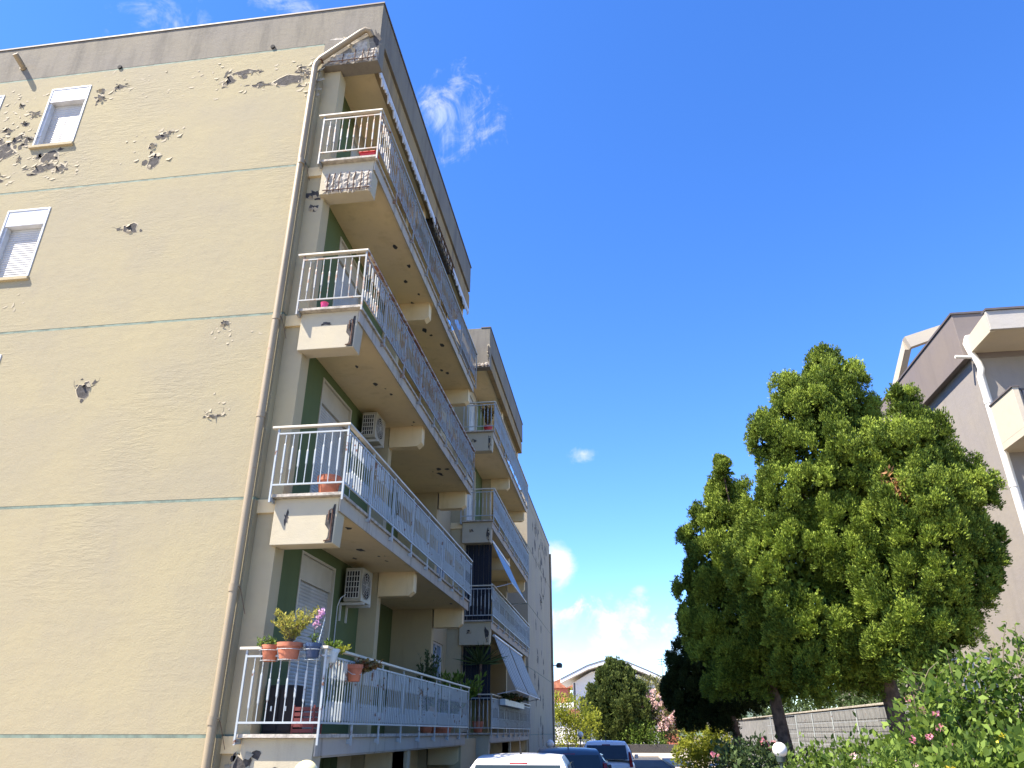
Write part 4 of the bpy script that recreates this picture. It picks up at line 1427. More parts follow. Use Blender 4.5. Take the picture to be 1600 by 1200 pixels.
def car(x, y, rz, paint, label, H=1.47, Lc=3.9, Wc=1.66, hatch=.55):
    """hatchback seen from behind; local +Y is forward, origin below the tail centre"""
    t = thing('parked_car', (x, y, 0), label, 'car', 'cars parked in the car park')
    zb = .93                                            # beltline
    hw = Wc / 2
    # lower body: sections along the length
    st = [(0.0, .55, .70, .82), (.06, .30, .80, .90), (.35, .22, .835, .96), (1.2, .20, .845, .95), (2.4, .20, .845, .94), (3.0, .20, .83, .90), (3.55, .22, .79, .80), (3.82, .30, .68, .66), (3.9, .42, .55, .60)]
    vs, fs = [], []
    for (yy, z0, w_, z1) in st:
        k = w_ / .845
        h = hw * k
        ring = [(-h * .80, z0), (-h * .97, z0 + .10), (-h, z0 + .32 * (z1 - z0) + .05), (-h * .985, z1 - .12), (-h * .93, z1 - .02), (-h * .6, z1 + .015), (0, z1 + .025),
                (h * .6, z1 + .015), (h * .93, z1 - .02), (h * .985, z1 - .12), (h, z0 + .32 * (z1 - z0) + .05), (h * .97, z0 + .10), (h * .80, z0)]
        vs += [(a, yy * Lc / 3.9, b) for a, b in ring]
    n = 13
    for i in range(len(st) - 1):
        for k in range(n):
            k2 = (k + 1) % n
            fs.append((i * n + k, i * n + k2, (i + 1) * n + k2, (i + 1) * n + k))
    fs.append(tuple(range(n))[::-1]); fs.append(tuple(range((len(st) - 1) * n, len(st) * n)))
    def fin(mb, name, mat, parent, smooth=True, bevel=0.0):
        me = bpy.data.meshes.new(name)
        me.from_pydata(mb.v, [], mb.f)
        if smooth:
            me.polygons.foreach_set('use_smooth', [True] * len(me.polygons))
            me.set_sharp_from_angle(angle=R(35))
        me.materials.append(M[mat] if isinstance(mat, str) else mat)
        o = bpy.data.objects.new(name, me); col.objects.link(o); o.parent = parent
        if bevel:
            bv = o.modifiers.new('bevel', 'BEVEL'); bv.width = bevel; bv.segments = 2; bv.limit_method = 'ANGLE'
        return o
    mb = MB(); mb.add(vs, fs)
    body = fin(mb, 'body', paint, t)
    ss = body.modifiers.new('sub', 'SUBSURF'); ss.levels = 1; ss.render_levels = 2
    # greenhouse
    gs = [(.10, zb + .02, .74, zb + .04), (.28, zb, .70, zb + .30), (.46, zb, .63, H - .06), (.62, zb, .60, H - .012), (1.1, zb, .60, H), (1.7, zb, .60, H - .01), (2.05, zb, .61, H - .06), (2.85, zb - .03, .70, zb + .02)]
    vs, fs = [], []
    for yy, z0, wr, z1 in gs:
        k = Wc / 1.66
        wb = min(.80, .77) * k
        wr = wr * k
        vs += [(-wb, yy, z0), (-wr - (wb - wr) * .12, yy, z0 + (z1 - z0) * .8), (-wr * .93, yy, z1 - .012), (-wr * .55, yy, z1 + .006), (0, yy, z1 + .014), (wr * .55, yy, z1 + .006), (wr * .93, yy, z1 - .012), (wr + (wb - wr) * .12, yy, z0 + (z1 - z0) * .8), (wb, yy, z0)]
    n = 9
    for i in range(len(gs) - 1):
        for k in range(n - 1):
            fs.append((i * n + k, i * n + k + 1, (i + 1) * n + k + 1, (i + 1) * n + k))
    mb = MB(); mb.add(vs, fs)
    roof = fin(mb, 'roof', paint, t)
    V = lambda i, k: Vector(vs[i * n + k])
    def panel(name, pts, mat, off):
        c = sum(pts, Vector()) / len(pts)
        nrm = (pts[1] - pts[0]).cross(pts[-1] - pts[0]).normalized()
        out = c - Vector((0, 1.3, 1.1))
        if nrm.dot(out) < 0:
            nrm = -nrm
        m_ = MB(); m_.prism([tuple(p + nrm * .001) for p in pts], tuple(nrm * off))
        return fin(m_, name, mat, t, smooth=False, bevel=.002)
    kk = Wc / 1.66
    # rear window
    g1 = [Vector((-.60 * kk, .085, zb + .065)), Vector((.60 * kk, .085, zb + .065)), Vector((.555 * kk, .315 + (H - 1.46) * .5, H - .115)), Vector((-.555 * kk, .315 + (H - 1.46) * .5, H - .115))]
    panel('rear_window', g1, 'glass', .012)
    panel('windscreen', [Vector((-.62 * kk, 2.72, zb + .10)), Vector((.62 * kk, 2.72, zb + .10)), Vector((.55 * kk, 2.13, H - .08)), Vector((-.55 * kk, 2.13, H - .08))], 'glass', .03)
    for s in (-1, 1):
        panel('side_window', [Vector((s * .762 * kk, .52, zb + .06)), Vector((s * .762 * kk, 1.30, zb + .04)), Vector((s * .655 * kk, 1.30, H - .11)), Vector((s * .655 * kk, .66, H - .12))], 'glass', .02)
        panel('side_window', [Vector((s * .762 * kk, 1.38, zb + .04)), Vector((s * .762 * kk, 2.45, zb + .02)), Vector((s * .665 * kk, 2.0, H - .12)), Vector((s * .655 * kk, 1.38, H - .11))], 'glass', .02)
        mb = MB(); mb.hexa([(s * .745 * kk, .05, .80), (s * .64 * kk, .015, .80), (s * .64 * kk, .14, .82), (s * .745 * kk, .16, .82), (s * .69 * kk, .155, 1.17), (s * .625 * kk, .15, 1.17), (s * .625 * kk, .28, 1.19), (s * .69 * kk, .29, 1.19)])
        fin(mb, 'tail_light', 'tail', t, bevel=.012)
        mb = MB(); mb.hexa([(s * .86 * kk, 2.35, .95), (s * .98 * kk, 2.33, .95), (s * .98 * kk, 2.45, .95), (s * .86 * kk, 2.47, .95), (s * .86 * kk, 2.33, 1.07), (s * .97 * kk, 2.33, 1.07), (s * .97 * kk, 2.41, 1.07), (s * .86 * kk, 2.43, 1.07)])
        fin(mb, 'wing_mirror', paint, t, bevel=.015)
        for yy in (.68, 3.12):
            mb = MB()
            prof = [(.19, -.09), (.285, -.085), (.295, -.05), (.295, .05), (.285, .085), (.19, .09)]
            m2 = MB(); m2.lathe(prof, (0, 0, 0), 24)
            mb.add([(s * (hw - .10) + z_, yy + a, .295 + b) for a, b, z_ in m2.v], m2.f)
            wh = fin(mb, 'wheel', 'tyre', t)
            mb = MB()
            m2 = MB(); m2.lathe([(.001, .06), (.05, .075), (.07, .05), (.18, .055), (.195, .08)], (0, 0, 0), 20)
            mb.add([(s * (hw - .10) + s * z_, yy + a, .295 + b) for a, b, z_ in m2.v], m2.f)
            fin(mb, 'rim', 'rim', wh)
    mb = MB(); mb.hexa([(-.12, .375, H - .115), (.12, .375, H - .115), (.12, .44, H - .115), (-.12, .44, H - .115), (-.12, .39, H - .085), (.12, .39, H - .085), (.12, .45, H - .085), (-.12, .45, H - .085)])
    fin(mb, 'brake_light', 'tail', t, bevel=.004)
    mb = MB(); mb.tube([(0, .75, H + .01), (0, .66, H + .10), (0, .55, H + .22)], [.014, .006, .003], 6); fin(mb, 'antenna', 'dark', t)
    mb = MB(); mb.box(-hw * .92, hw * .92, -.07, .05, .36, .56); fin(mb, 'bumper', paint, t, bevel=.04)
    mb = MB(); mb.box(-.26, .26, -.082, -.07, .60, .71); fin(mb, 'number_plate', 'white', t, bevel=.003)
    mb = MB(); mb.tube([(0, .02, .93), (0, -.012, .93)], .038, 16); fin(mb, 'badge', 'rim', t)
    mb = MB(); mb.tube([(0, .20, zb + .1), (.02, .19, zb + .13), (.30, .27, zb + .20)], .008, 5); fin(mb, 'wiper', 'dark', t)
    mb = MB(); mb.box(-.35, .35, -.01, .02, .36, .40); fin(mb, 'rear_skirt', 'dark', t)
    t.rotation_euler = (0, 0, R(rz))
    return t


car(-1.38, 10.4, 2, carpaint('white_car_paint', (.66, .66, .65)), 'nearest pale silver car, only its roof and antenna showing at the bottom edge', H=1.42)
car(-1.02, 15.4, 6, carpaint('dark_car_paint', (.035, .045, .06)), 'dark blue hatchback parked between the two pale cars', H=1.41)
car(-.52, 23.6, 1, carpaint('hatchback_paint', (.80, .79, .76)), 'small white hatchback seen from behind, farthest of the three cars', H=1.46)


# ------------------------------------------------------------------ trees and shrubs
def crown(t, blobs, mat, sub_r=(.12, .25), dens=8.6, tufts=96, per=8, L=.056, Wd=.023, up=.85, name='crown', core=True, spread=.6):
    """clumpy evergreen crown: lobes carrying many small clumps, each a burst of short upright sprays"""
    C, Rr = [], []
    bl = np.array(blobs)
    for b in blobs:
        c = np.array(b[:3]); r = np.array(b[3:6])
        area = 4 * math.pi * ((r[0] * r[1]) ** 1.6 / 3 + (r[0] * r[2]) ** 1.6 / 3 + (r[1] * r[2]) ** 1.6 / 3) ** (1 / 1.6)
        n = max(6, int(area * dens))
        d = unit(n)
        C.append(c + d * r * rng.uniform(.68, .97, n)[:, None])
        Rr.append(rng.uniform(*sub_r, n) * min(1, .35 + r.min() * 1.6))
    C = np.concatenate(C); Rr = np.concatenate(Rr)
    keep = np.ones(len(C), bool)
    for b in bl:                                        # drop clumps buried in another lobe
        q = (((C - b[:3]) / b[3:6]) ** 2).sum(1)
        keep &= q > .46
    C, Rr = C[keep], Rr[keep]
    cen = (bl[:, :3] * (bl[:, 3:4] ** 3)).sum(0) / (bl[:, 3] ** 3).sum()
    n = len(C)
    d = unit(n * tufts)
    cc = np.repeat(C, tufts, 0); rr = np.repeat(Rr, tufts)
    tv = np.repeat(rng.uniform(0, 1, n), tufts)
    outw = norm(cc - cen)
    flip = (d * outw).sum(1) < -.35
    d[flip] *= -1
    low = d[:, 2] < -.55
    d[low, 2] *= -1
    T = cc + d * rr[:, None] * rng.uniform(.35, 1.0, len(cc))[:, None] * np.array([.85, .85, 1.55])
    td = norm(d * .7 + outw * .35 + np.array([0, 0, up]))
    P = np.repeat(T, per, 0)
    Dn = norm(np.repeat(td, per, 0) + rng.normal(size=(len(P), 3)) * spread * .5)
    P = P + rng.normal(size=P.shape) * .018
    var = np.clip(np.repeat(tv * .6, per) + rng.uniform(0, .45, len(P)), 0, 1) ** 1.35
    k = len(P)
    Ls, Ws = L * rng.uniform(.55, 1.25, k), Wd * rng.uniform(.6, 1.3, k)
    if core:                                            # coarser inner twigs close the middle of each lobe
        Q, QD, ql, qw = [], [], [], []
        for b in blobs:
            m_ = int(1300 * (b[3] * b[5]) / (max(L, .088) / .088) ** 2) + 40
            d2 = unit(m_)
            Q.append(np.array(b[:3]) + d2 * np.array(b[3:6]) * rng.uniform(.25, .66, m_)[:, None])
            QD.append(norm(unit(m_) + np.array([0, 0, .4])))
            ql.append(L * 2.8 * rng.uniform(.7, 1.2, m_)); qw.append(Wd * 3.8 * rng.uniform(.7, 1.2, m_))
        P = np.concatenate([P] + Q); Dn = np.concatenate([Dn] + QD)
        Ls = np.concatenate([Ls] + ql); Ws = np.concatenate([Ws] + qw)
        var = np.concatenate([var, rng.uniform(0, .6, len(P) - len(var))])
    return leafmesh(name, P, Dn, Ls, Ws, var, mat, parent=t)


def trunk(t, pts, r, mat='bark', name='trunk'):
    mb = MB()
    mb.tube(pts, r, 10)
    return mb.build(name, mat, t, smooth=True)


def tree(name, base, label, lobes, Y, mat, trunk_pts, tr, dyj=.5, **kw):
    t = thing(name, base, label, 'tree', kw.pop('group', None))
    rg = random.Random(len(lobes) * 7 + int(Y))
    bl = []
    for x, z, r in lobes:
        bl.append((x, Y + rg.uniform(-dyj, dyj) * (1 - min(.8, r)), z, r, r * 1.0, r * 1.12))
    crown(t, bl, mat, **kw)
    trunk(t, trunk_pts, tr)
    mb = MB()
    for x, y, z, r, _, _ in bl[::2]:
        b = Vector(trunk_pts[-1]); e = Vector((x, y, z))
        s = Vector(trunk_pts[-2])
        mb.tube([s, s.lerp(e, .5) + Vector((0, 0, -.1)), e], [tr[-1] * .6, tr[-1] * .35, .015], 6)
    mb.build('branch', 'bark', t, smooth=True)
    return t


G = 'junipers along the garden wall'
tree('juniper_tree', (4.85, 15, 0), 'tallest broad juniper tree in the middle of the clump',
     [(4.72, 8.73, .36), (5.00, 8.40, .46), (4.00, 8.24, .41), (4.45, 7.70, .78), (3.62, 7.17, .64), (5.31, 7.79, .43), (4.49, 6.43, 1.14), (3.43, 5.67, .90), (4.51, 4.87, 1.18), (3.22, 4.42, 1.05), (3.54, 3.47, 1.0), (4.43, 3.57, 1.0), (3.6, 2.84, .6), (4.33, 2.83, .5), (5.53, 5.85, .76)],
     15.0, 'juniper', [(4.95, 15, -.05), (4.84, 15, 1.2), (4.74, 15, 2.4), (4.5, 15, 5.0)], [.20, .17, .15, .09], group=G)
tree('juniper_tree', (4.95, 14, 0), 'juniper tree at the right of the clump, against the taupe house',
     [(5.71, 7.59, .22), (5.89, 7.20, .37), (6.08, 6.64, .44), (5.55, 6.30, .70), (6.32, 6.24, .30), (6.30, 5.47, .58), (6.60, 5.70, .37), (5.56, 5.08, .93), (6.61, 4.65, .29), (6.00, 4.22, .69), (5.07, 3.86, .95), (5.66, 3.47, .53), (5.10, 3.06, .60), (4.73, 3.02, .5)],
     14.0, 'juniper', [(4.86, 14, -.05), (4.88, 14, 1.4), (4.92, 14, 2.5), (5.3, 14, 4.6)], [.24, .2, .17, .1], group=G)
tree('juniper_tree', (3.2, 17, 0), 'juniper tree with a thin pointed top at the left of the clump',
     [(2.66, 7.52, .07), (2.65, 7.34, .11), (2.63, 7.14, .19), (2.62, 6.88, .28), (2.62, 6.60, .36), (2.68, 6.36, .44), (2.25, 6.12, .38), (2.77, 5.51, .78), (1.86, 5.61, .29), (2.13, 4.82, .64), (1.64, 4.56, .25), (2.55, 3.99, .94), (1.82, 3.68, .50), (2.83, 3.08, .75), (3.08, 2.68, .5), (2.16, 2.96, .61)],
     17.0, 'juniper', [(3.26, 17, -.05), (3.2, 17, 1.4), (3.12, 17, 2.3), (2.7, 17, 4.4)], [.16, .14, .12, .07], group=G)
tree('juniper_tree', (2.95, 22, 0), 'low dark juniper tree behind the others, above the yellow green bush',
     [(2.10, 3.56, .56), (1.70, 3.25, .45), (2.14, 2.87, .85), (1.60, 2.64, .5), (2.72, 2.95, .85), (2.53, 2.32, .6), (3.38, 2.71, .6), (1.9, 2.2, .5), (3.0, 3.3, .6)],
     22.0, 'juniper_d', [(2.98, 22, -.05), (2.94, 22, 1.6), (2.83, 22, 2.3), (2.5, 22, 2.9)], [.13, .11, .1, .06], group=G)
# a dead brown spray in the crown of the tallest juniper
dn = rng.normal(size=(160, 3)) * np.array([.10, .06, .16]) + np.array([5.15, 13.72, 5.65])
leafmesh('dead_spray', dn, norm(unit(160) + np.array([0, -.3, .5])), rng.uniform(.08, .16, 160), rng.uniform(.03, .05, 160), rng.uniform(0, 1, 160), 'dead', parent=bpy.data.objects['juniper_tree'], kind='stuff')


def shrub(name, base, label, lobes, mat, n, L, Wd, cat='shrub', group=None, stems=10, flowers=None, twigs=0, up=.35, hollow=.55, lean=0.0):
    """leafy shrub: leaves through the outer shell of its lobes, on visible stems"""
    t = thing(name, base, label, cat, group)
    P, Dn = [], []
    w_ = np.array([l[3] * l[4] * l[5] for l in lobes]) ** .67
    w_ = w_ / w_.sum()
    for l, ww in zip(lobes, w_):
        k = max(10, int(n * ww))
        m_ = max(3, k // 9)                              # leaves grow in small sprays
        d = unit(m_)
        r = rng.uniform(hollow, 1.05, m_) ** .7
        c = np.array(l[:3]) + d * r[:, None] * np.array(l[3:6])
        idx = rng.integers(0, m_, k)
        P.append(c[idx] + rng.normal(size=(k, 3)) * L * .75)
        Dn.append(norm(d[idx] * .6 + unit(k) * .75 + np.array([0, 0, up])))
    P = np.concatenate(P); Dn = np.concatenate(Dn)
    ok = P[:, 2] > .02
    P, Dn = P[ok], Dn[ok]
    k = len(P)
    sz = rng.uniform(.35, 1.3, k)
    leafmesh('foliage', P, Dn, L * sz, Wd * sz * rng.uniform(.8, 1.1, k), rng.uniform(0, 1, k) ** 1.3, mat, parent=t)
    mb = MB()
    for i in range(stems):
        l = lobes[i % len(lobes)]
        d = unit(1)[0]
        e = Vector(np.array(l[:3]) + d * np.array(l[3:6]) * .85)
        b = Vector((base[0] + rng.uniform(-.25, .25), base[1] + rng.uniform(-.2, .2), -.05))
        mb.tube([b, b.lerp(e, .55) + Vector((0, 0, .1)), e], [.022, .014, .005], 5)
    tw, td = [], []
    for i in range(twigs):                               # long shoots above the mass
        l = lobes[i % len(lobes)]
        b = Vector((l[0] + rng.uniform(-1, 1) * l[3] * .8, l[1] + rng.uniform(-.5, .5) * l[4], l[2] + l[5] * .5))
        e = b + Vector((rng.uniform(-.3, .3) + lean, rng.uniform(-.15, .15), rng.uniform(.45, 1.0) * l[5] * 1.1))
        mb.tube([b, b.lerp(e, .5) + Vector((0, 0, .05)), e], [.008, .006, .003], 5)
        for q in np.linspace(.15, 1, 14):
            tw.append(np.array(b.lerp(e, float(q)))); td.append(unit(1)[0] + np.array([0, 0, .5]))
    mb.build('stem', 'twig', t)
    if tw:
        tw = np.array(tw); td = norm(np.array(td)); k = len(tw)
        leafmesh('shoot_leaves', tw, td, L * rng.uniform(.5, .9, k), Wd * rng.uniform(.5, .9, k), rng.uniform(.2, 1, k), mat, parent=t)
    if flowers:
        fm, cnt_, fr, fs = flowers
        cs = []
        for i in range(cnt_):
            l = lobes[rng.integers(0, len(lobes))]
            d = unit(1)[0]; d[1] = -abs(d[1]); d[2] = abs(d[2]) * .8 + .1
            cs.append(np.array(l[:3]) + d / np.linalg.norm(d) * np.array(l[3:6]) * 1.04)
        petals(t, cs, fr, 16, fm, size=fs)
    return t


# near garden, right of the car park
shrub('garden_shrub', (4.2, 9.6, .1), 'tall loose shrub with long shoots at the right edge, in front of the taupe wall',
      [(3.55, 9.5, 1.95, .35, .4, .36), (4.0, 9.6, 2.05, .42, .4, .42), (4.55, 9.5, 2.15, .5, .4, .5), (3.5, 9.4, 1.45, .5, .4, .5), (4.2, 9.4, 1.4, .6, .45, .55), (4.9, 9.4, 1.5, .6, .45, .7)],
      'shrub', 6400, .095, .055, twigs=34, stems=24, hollow=.25, lean=.04)
shrub('rose_bush', (3.05, 8.9, .1), 'leafy rose bush with pink flowers at the foot of the leaning trunks',
      [(3.05, 8.9, 1.62, .28, .25, .28), (3.22, 9.1, 1.95, .18, .18, .18), (2.85, 8.8, 1.3, .3, .3, .35), (3.35, 8.9, 1.4, .3, .3, .35)],
      'shrub', 2100, .085, .055, stems=16, flowers=('pinkfl', 10, .026, .03), hollow=.3)
shrub('garden_shrub', (2.95, 6.9, .1), 'dense green bush with yellow flower heads in the bottom right corner',
      [(2.62, 6.9, 1.32, .30, .3, .30), (2.98, 6.95, 1.40, .32, .3, .30), (3.35, 7.0, 1.48, .32, .3, .33), (2.35, 6.9, 1.15, .28, .3, .3), (2.9, 6.8, .8, .7, .35, .5)],
      'shrub', 5200, .078, .044, stems=24, flowers=('yellfl', 6, .03, .022), hollow=.3)
shrub('flowering_bush', (2.2, 8.1, .1), 'low bush with small pale pink blooms below the rose bush',
      [(2.05, 8.1, 1.22, .26, .3, .28), (2.38, 8.05, 1.3, .26, .3, .28), (2.62, 8.2, 1.25, .24, .3, .3), (2.2, 8.0, .8, .5, .35, .45)],
      'shrub', 3600, .058, .032, stems=16, flowers=('palepink', 12, .02, .024), hollow=.3)
shrub('garden_shrub', (2.7, 10.6, .1), 'bright green low bush in front of the grey garden wall',
      [(2.2, 10.6, 1.22, .3, .35, .3), (2.6, 10.6, 1.26, .32, .35, .3), (3.0, 10.7, 1.35, .32, .35, .36), (3.3, 10.6, 1.3, .3, .35, .38), (2.7, 10.5, .7, .7, .4, .5)],
      'shrub', 4200, .08, .045, stems=16, hollow=.3, up=.5)
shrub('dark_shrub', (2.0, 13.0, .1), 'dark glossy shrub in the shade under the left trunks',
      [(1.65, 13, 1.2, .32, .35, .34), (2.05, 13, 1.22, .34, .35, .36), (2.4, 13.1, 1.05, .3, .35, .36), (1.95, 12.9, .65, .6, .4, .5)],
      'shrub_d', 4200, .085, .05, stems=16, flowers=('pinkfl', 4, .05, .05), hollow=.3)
shrub('dark_shrub', (2.5, 15.4, .1), 'grey green bush at the foot of the garden wall behind the globe lamp',
      [(2.1, 15.4, 1.2, .4, .4, .36), (2.7, 15.5, 1.1, .4, .4, .36), (3.2, 15.5, .95, .4, .4, .4)],
      'shrub_o', 2300, .085, .045, stems=12, hollow=.35)
shrub('hedge', (7.3, 26, 0), 'clipped green hedge showing above the grey garden wall under the junipers',
      [(7.2, y, 2.25 + .2 * math.sin(y), .7, 1.3, 1.1 + .15 * math.sin(y * 2)) for y in (20, 22, 24, 26, 28, 30, 33, 36, 39, 42)],
      'shrub_d', 20000, .13, .08, cat='hedge', stems=12, hollow=.6)
shrub('oleander', (3.4, 72, .1), 'oleander with pale pink flowers behind the pavement',
      [(2.7, 72, 3.4, 1.2, 1.1, 1.5), (3.9, 72, 2.6, 1.4, 1.1, 1.4), (2.9, 72, 1.6, 1.4, 1.1, 1.4), (4.8, 72, 2.0, 1.2, 1.1, 1.3)],
      'shrub_o', 4600, .26, .08, stems=16, flowers=('palepink', 90, .16, .17), hollow=.5)
shrub('garden_shrub', (1.2, 70.9, .1), 'fresh green rounded bush right of the white hatchback',
      [(.6, 71, 1.2, 1.1, .9, 1.1), (1.7, 71, 1.5, 1.2, .9, 1.1), (2.6, 71, .9, 1.0, .9, .9)],
      'shrub', 3400, .22, .1, stems=10, hollow=.5)
shrub('variegated_bush', (3.75, 38.0, .1), 'yellow green rounded bush beside the pale pavement',
      [(3.4, 38, 1.35, .85, .8, .75), (4.2, 38.3, 1.25, .75, .8, .75), (2.9, 38, .7, .7, .7, .6), (3.9, 37.8, .6, 1.1, .8, .6)],
      'shrub_y', 6200, .15, .085, stems=16, hollow=.4)
shrub('broadleaf_tree', (2.6, 78, 0), 'olive toned leafy tree between the conifer and the dark juniper',
      [(1.6, 78, 5.0, 1.4, 1.2, 1.4), (3.0, 78, 5.2, 1.4, 1.2, 1.5), (4.2, 78, 4.4, 1.5, 1.2, 1.5), (1.6, 78, 3.2, 1.5, 1.2, 1.5), (3.6, 78, 2.8, 1.8, 1.2, 1.5), (5.4, 78, 4.0, 1.3, 1.2, 1.5)],
      'shrub_o', 7200, .28, .13, cat='tree', stems=14, hollow=.6)
shrub('garden_shrub', (-4.5, 66, 0), 'light green bushy tree between the far grey wall and the conifer',
      [(-5.6, 66, 3.4, 1.3, 1, 1.3), (-4.2, 66, 3.2, 1.4, 1, 1.3), (-5.0, 66, 1.9, 1.6, 1, 1.4), (-3.4, 66, 1.8, 1.3, 1, 1.3), (-2.7, 66, 2.4, .9, 1, 1.1), (-6.2, 66, 2.0, 1, 1, 1.6)],
      'shrub_y', 6200, .26, .11, cat='tree', stems=16, hollow=.5)
tree('conifer_tree', (-.5, 72, 0), 'dense dome shaped conifer in front of the white villa',
     [(-.7, 7.0, .55), (-.15, 6.6, .7), (-1.25, 6.0, .9), (.55, 5.8, .9), (-.45, 5.1, 1.6), (-1.8, 4.5, 1.2), (1.1, 4.4, 1.25), (-.3, 3.3, 1.9), (-2.0, 3.1, 1.25), (1.6, 3.1, 1.3), (-.2, 2.0, 1.6), (-1.5, 2.0, 1.2), (1.4, 2.0, 1.2)],
     72.0, 'conifer', [(-.3, 72, -.05), (-.3, 72, 1), (-.4, 72, 3), (-.4, 72, 5)], [.25, .22, .18, .1], sub_r=(.26, .46), dens=3.4, tufts=30, per=5, L=.22, Wd=.09, dyj=.8)
mb = MB(); mb.box(-7, 4.5, 70.0, 70.35, .1, .75); o = mb.build('low_wall', 'concrete', loc=(-1, 70, 0), bevel=.02)
tag(o, 'low dark garden wall at the far end of the car park', 'wall')

# small white garden table with splayed legs
t = thing('garden_stand', (1.86, 16.6, .1), 'small white metal stand beside the dark shrub under the left trunks', 'stand')
mb = MB(); mb.lathe([(.001, 1.10), (.22, 1.10), (.23, 1.115), (.22, 1.13), (.001, 1.13)], (1.86, 16.6, 0), 18); mb.build('top', 'white', t)
for k in range(4):
    a = math.pi / 4 + k * math.pi / 2
    mb = MB(); mb.tube([(1.86 + .06 * math.cos(a), 16.6 + .06 * math.sin(a), 1.1), (1.86 + .09 * math.cos(a), 16.6 + .09 * math.sin(a), .55), (1.86 + .2 * math.cos(a), 16.6 + .2 * math.sin(a), .0)], .014, 6); mb.build('leg', 'white', t)
# white slatted railing by the taupe house
t = thing('garden_railing', (6.6, 16.2, 0), 'short white railing between the right juniper and the taupe house', 'railing')
for k in range(9):
    mb = MB(); mb.box(6.3 + k * .11, 6.33 + k * .11, 16.2, 16.23, 2.34, 2.95); mb.build('bar', 'white', t)
mb = MB(); mb.box(6.26, 7.25, 16.185, 16.245, 2.95, 3.0); mb.build('rail', 'white', t)
mb = MB(); mb.box(6.26, 7.25, 16.185, 16.245, 2.31, 2.34); mb.build('rail', 'white', t)
for x in (6.26, 7.20):
    mb = MB(); mb.box(x, x + .05, 16.19, 16.24, -.05, 2.31); mb.build('post', 'white', t)

# ------------------------------------------------------------------ far houses and hill
V_ = thing('villa', (-1.5, 100, 0), 'white villa with broad low gable roof behind the dome shaped conifer', 'building')
vy = 100
pts = [(-6.0, 0), (4.2, 0), (4.2, 7.3), (1.2, 8.6), (-1.2, 9.0), (-3.6, 8.6), (-6.0, 7.3)]
mb = MB(); mb.prism([(x, vy, z - .05) for x, z in pts], (0, 9, 0)); mb.build('wall', 'villa', V_)
top = [(-7.4, 7.2), (-4.0, 8.75), (-2.2, 9.25), (-.6, 9.35), (1.0, 9.1), (3.4, 8.1), (5.2, 7.3)]
pl = [(x, z) for x, z in top] + [(x, z + .42) for x, z in reversed(top)]
mb = MB()
for (xa, za), (xb, zb_) in zip(top[:-1], top[1:]):
    mb.hexa([(xa, vy - 1.6, za), (xb, vy - 1.6, zb_), (xb, vy + 9.5, zb_), (xa, vy + 9.5, za), (xa, vy - 1.6, za + .42), (xb, vy - 1.6, zb_ + .42), (xb, vy + 9.5, zb_ + .42), (xa, vy + 9.5, za + .42)])
rf = mb.build('roof', 'villa', V_)
mb = MB()
for (xa, za), (xb, zb_) in zip(top[:-1], top[1:]):
    mb.hexa([(xa, vy - 1.66, za + .425), (xb, vy - 1.66, zb_ + .425), (xb, vy + 9.55, zb_ + .425), (xa, vy + 9.55, za + .425), (xa, vy - 1.66, za + .52), (xb, vy - 1.66, zb_ + .52), (xb, vy + 9.55, zb_ + .52), (xa, vy + 9.55, za + .52)])
mb.build('roof_covering', 'flash', rf)
mb = MB(); mb.tube([(-5.7, vy - 1.4, 0), (-5.7, vy - 1.4, 7.2)], .12, 8); mb.build('porch_post', 'dark', V_)
for x, z in ((-5.2, 3.6), (-2.6, 3.6), (1.8, 3.6), (-5.2, .8), (1.8, .8)):
    mb = MB(); mb.box(x, x + 1.3, vy - .06, vy - .003, z, z + 2.1); fr = mb.build('window', 'white', V_)
    mb = MB(); mb.box(x + .08, x + 1.22, vy - .075, vy - .062, z + .08, z + 2.02); mb.build('pane', 'glass', fr)
mb = MB(); mb.box(-6.6, -5.2, vy - 1.5, vy - .08, 3.2, 4.2); mb.build('balcony', 'rooftile', V_)
mb = MB(); mb.tube([(5.4, vy + 3, 7), (5.4, vy + 3, 10.3)], .04, 6)
for z, l in ((10.2, .5), (9.9, .35), (9.6, .5)):
    mb.tube([(5.4 - l, vy + 3, z), (5.4 + l, vy + 3, z)], .03, 5)
mb.build('aerial', 'dark', V_)
t = thing('far_house', (4.3, 112, 0), 'yellow house showing a sliver behind the right end of the villa roof', 'building')
mb = MB(); mb.box(3.2, 5.4, 112, 118, -.05, 8.1); mb.build('wall', 'yellowwall', t)
mb = MB(); mb.prism([(2.9, 111.6, 8.1), (5.7, 111.6, 8.1), (4.3, 111.6, 8.7)], (0, 7, 0)); mb.build('roof', 'rooftile', t)
mb = MB(); mb.box(3.8, 4.6, 111.95, 111.997, 5.4, 7.0); mb.build('window', 'glass', t)
t = thing('far_house', (6.7, 125, 0), 'pinkish tiled roof house peeping out left of the dark juniper', 'building')
mb = MB(); mb.box(5.2, 8.2, 125, 131, -.05, 7.6); mb.build('wall', 'redwall', t)
mb = MB(); mb.prism([(4.9, 124.6, 7.6), (8.5, 124.6, 7.6), (6.7, 124.6, 8.9)], (0, 7, 0)); mb.build('roof', 'rooftile', t)
mb = MB(); mb.box(6.2, 7.0, 124.95, 124.997, 5.0, 6.5); mb.build('window', 'glass', t)
t = thing('far_house', (-9.5, 130, 0), 'red and white house with tiled roof seen past the far grey wall', 'building')
mb = MB(); mb.box(-13, -7.4, 130, 138, -.05, 6.0); mb.build('wall', 'villa', t)
mb = MB(); mb.box(-12.4, -10.6, 129.9, 129.997, 6.01, 7.6); mb.build('upper_wall', 'redwall', t)
mb = MB(); mb.box(-12.4, -8.6, 130, 136, 6.0, 8.2); mb.build('upper_storey', 'redwall', t)
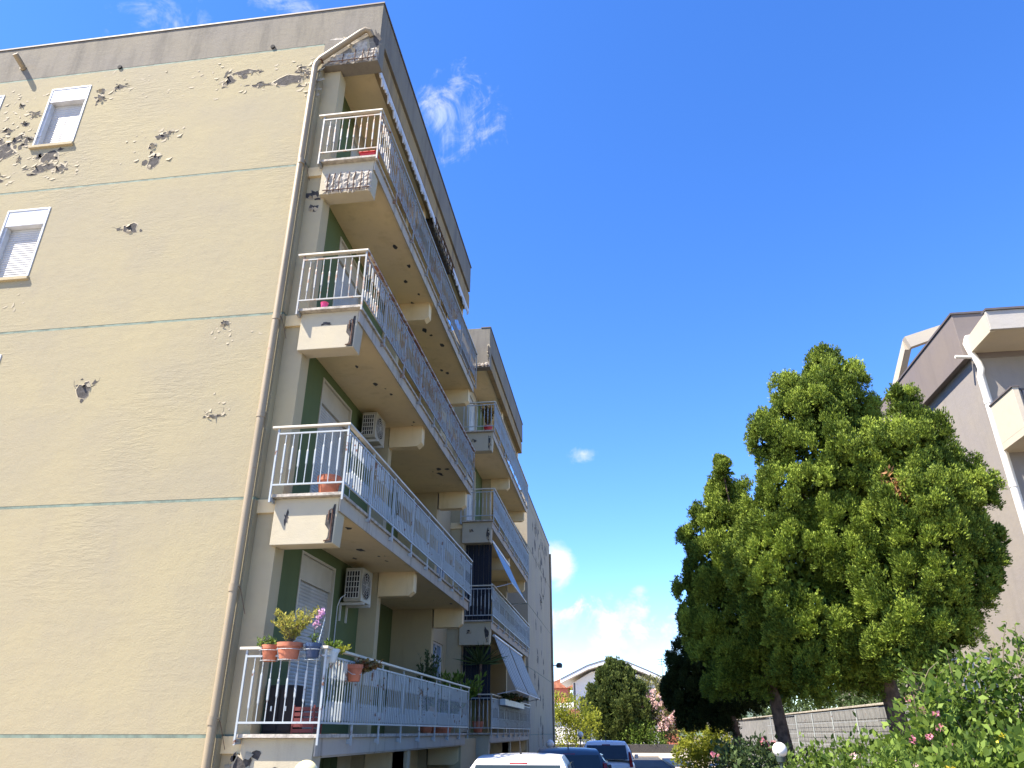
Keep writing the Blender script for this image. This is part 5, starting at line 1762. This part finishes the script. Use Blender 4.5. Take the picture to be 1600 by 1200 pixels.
mb = MB(); mb.prism([(-13.4, 129.5, 8.2), (-6.8, 129.5, 8.2), (-9.2, 129.5, 9.8)], (0, 8, 0)); mb.build('roof', 'rooftile', t)
for x in (-12.2, -9.8, -8.6):
    mb = MB(); mb.box(x, x + .9, 129.94, 129.996, 3.2, 4.8); mb.build('window', 'glass', t)
mb = MB(); mb.box(-13.2, -7.2, 129.0, 129.99, 5.2, 5.35); mb.build('balcony', 'villa', t)
t = thing('far_house', (-16, 150, 0), 'low tiled house roof just above the bushes, farthest left', 'building')
mb = MB(); mb.box(-20, -13, 150, 158, -.05, 7); mb.build('wall', 'villa', t)
mb = MB(); mb.prism([(-20.5, 149.5, 7), (-12.5, 149.5, 7), (-16.5, 149.5, 9)], (0, 9, 0)); mb.build('roof', 'rooftile', t)
mb = MB(); mb.box(-15.4, -14.2, 149.95, 149.997, 4.0, 5.6); mb.build('window', 'glass', t)
# wooded hill
nx, ny = 60, 14
vs, fs = [], []
hr = random.Random(3)
for j in range(ny + 1):
    for i in range(nx + 1):
        x = -900 + 1800 * i / nx; y = 380 + 500 * j / ny
        z = 22 * math.exp(-((x + 60) / 260) ** 2) * (1 - math.exp(-j / 4)) * 1.4 + 6 * math.sin(x * .012 + 1) * (j / ny) + hr.uniform(0, 2.2) - 3
        vs.append((x, y, z))
for j in range(ny):
    for i in range(nx):
        a = j * (nx + 1) + i
        fs.append((a, a + 1, a + nx + 2, a + nx + 1))
mb = MB(); mb.add(vs, fs); o = mb.build('hill', 'hill', smooth=True); o['kind'] = 'structure'
n = 2600
P = np.stack([rng.uniform(-160, 60, n), rng.uniform(395, 520, n), np.zeros(n)], 1)
P[:, 2] = 22 * np.exp(-((P[:, 0] + 60) / 260) ** 2) * (1 - np.exp(-((P[:, 1] - 380) / 500 * ny) / 4)) * 1.4 - 1 + rng.uniform(0, 4, n)
P = np.repeat(P, 5, 0) + rng.normal(size=(n * 5, 3)) * 1.4
o = leafmesh('hill_woodland', P, norm(unit(n * 5) + np.array([0, 0, .6])), rng.uniform(2, 4, n * 5), rng.uniform(1.4, 2.6, n * 5), rng.uniform(0, 1, n * 5), 'shrub_d')
o['kind'] = 'stuff'
tag(o, 'far dark green woodland along the hill on the horizon', 'woodland')
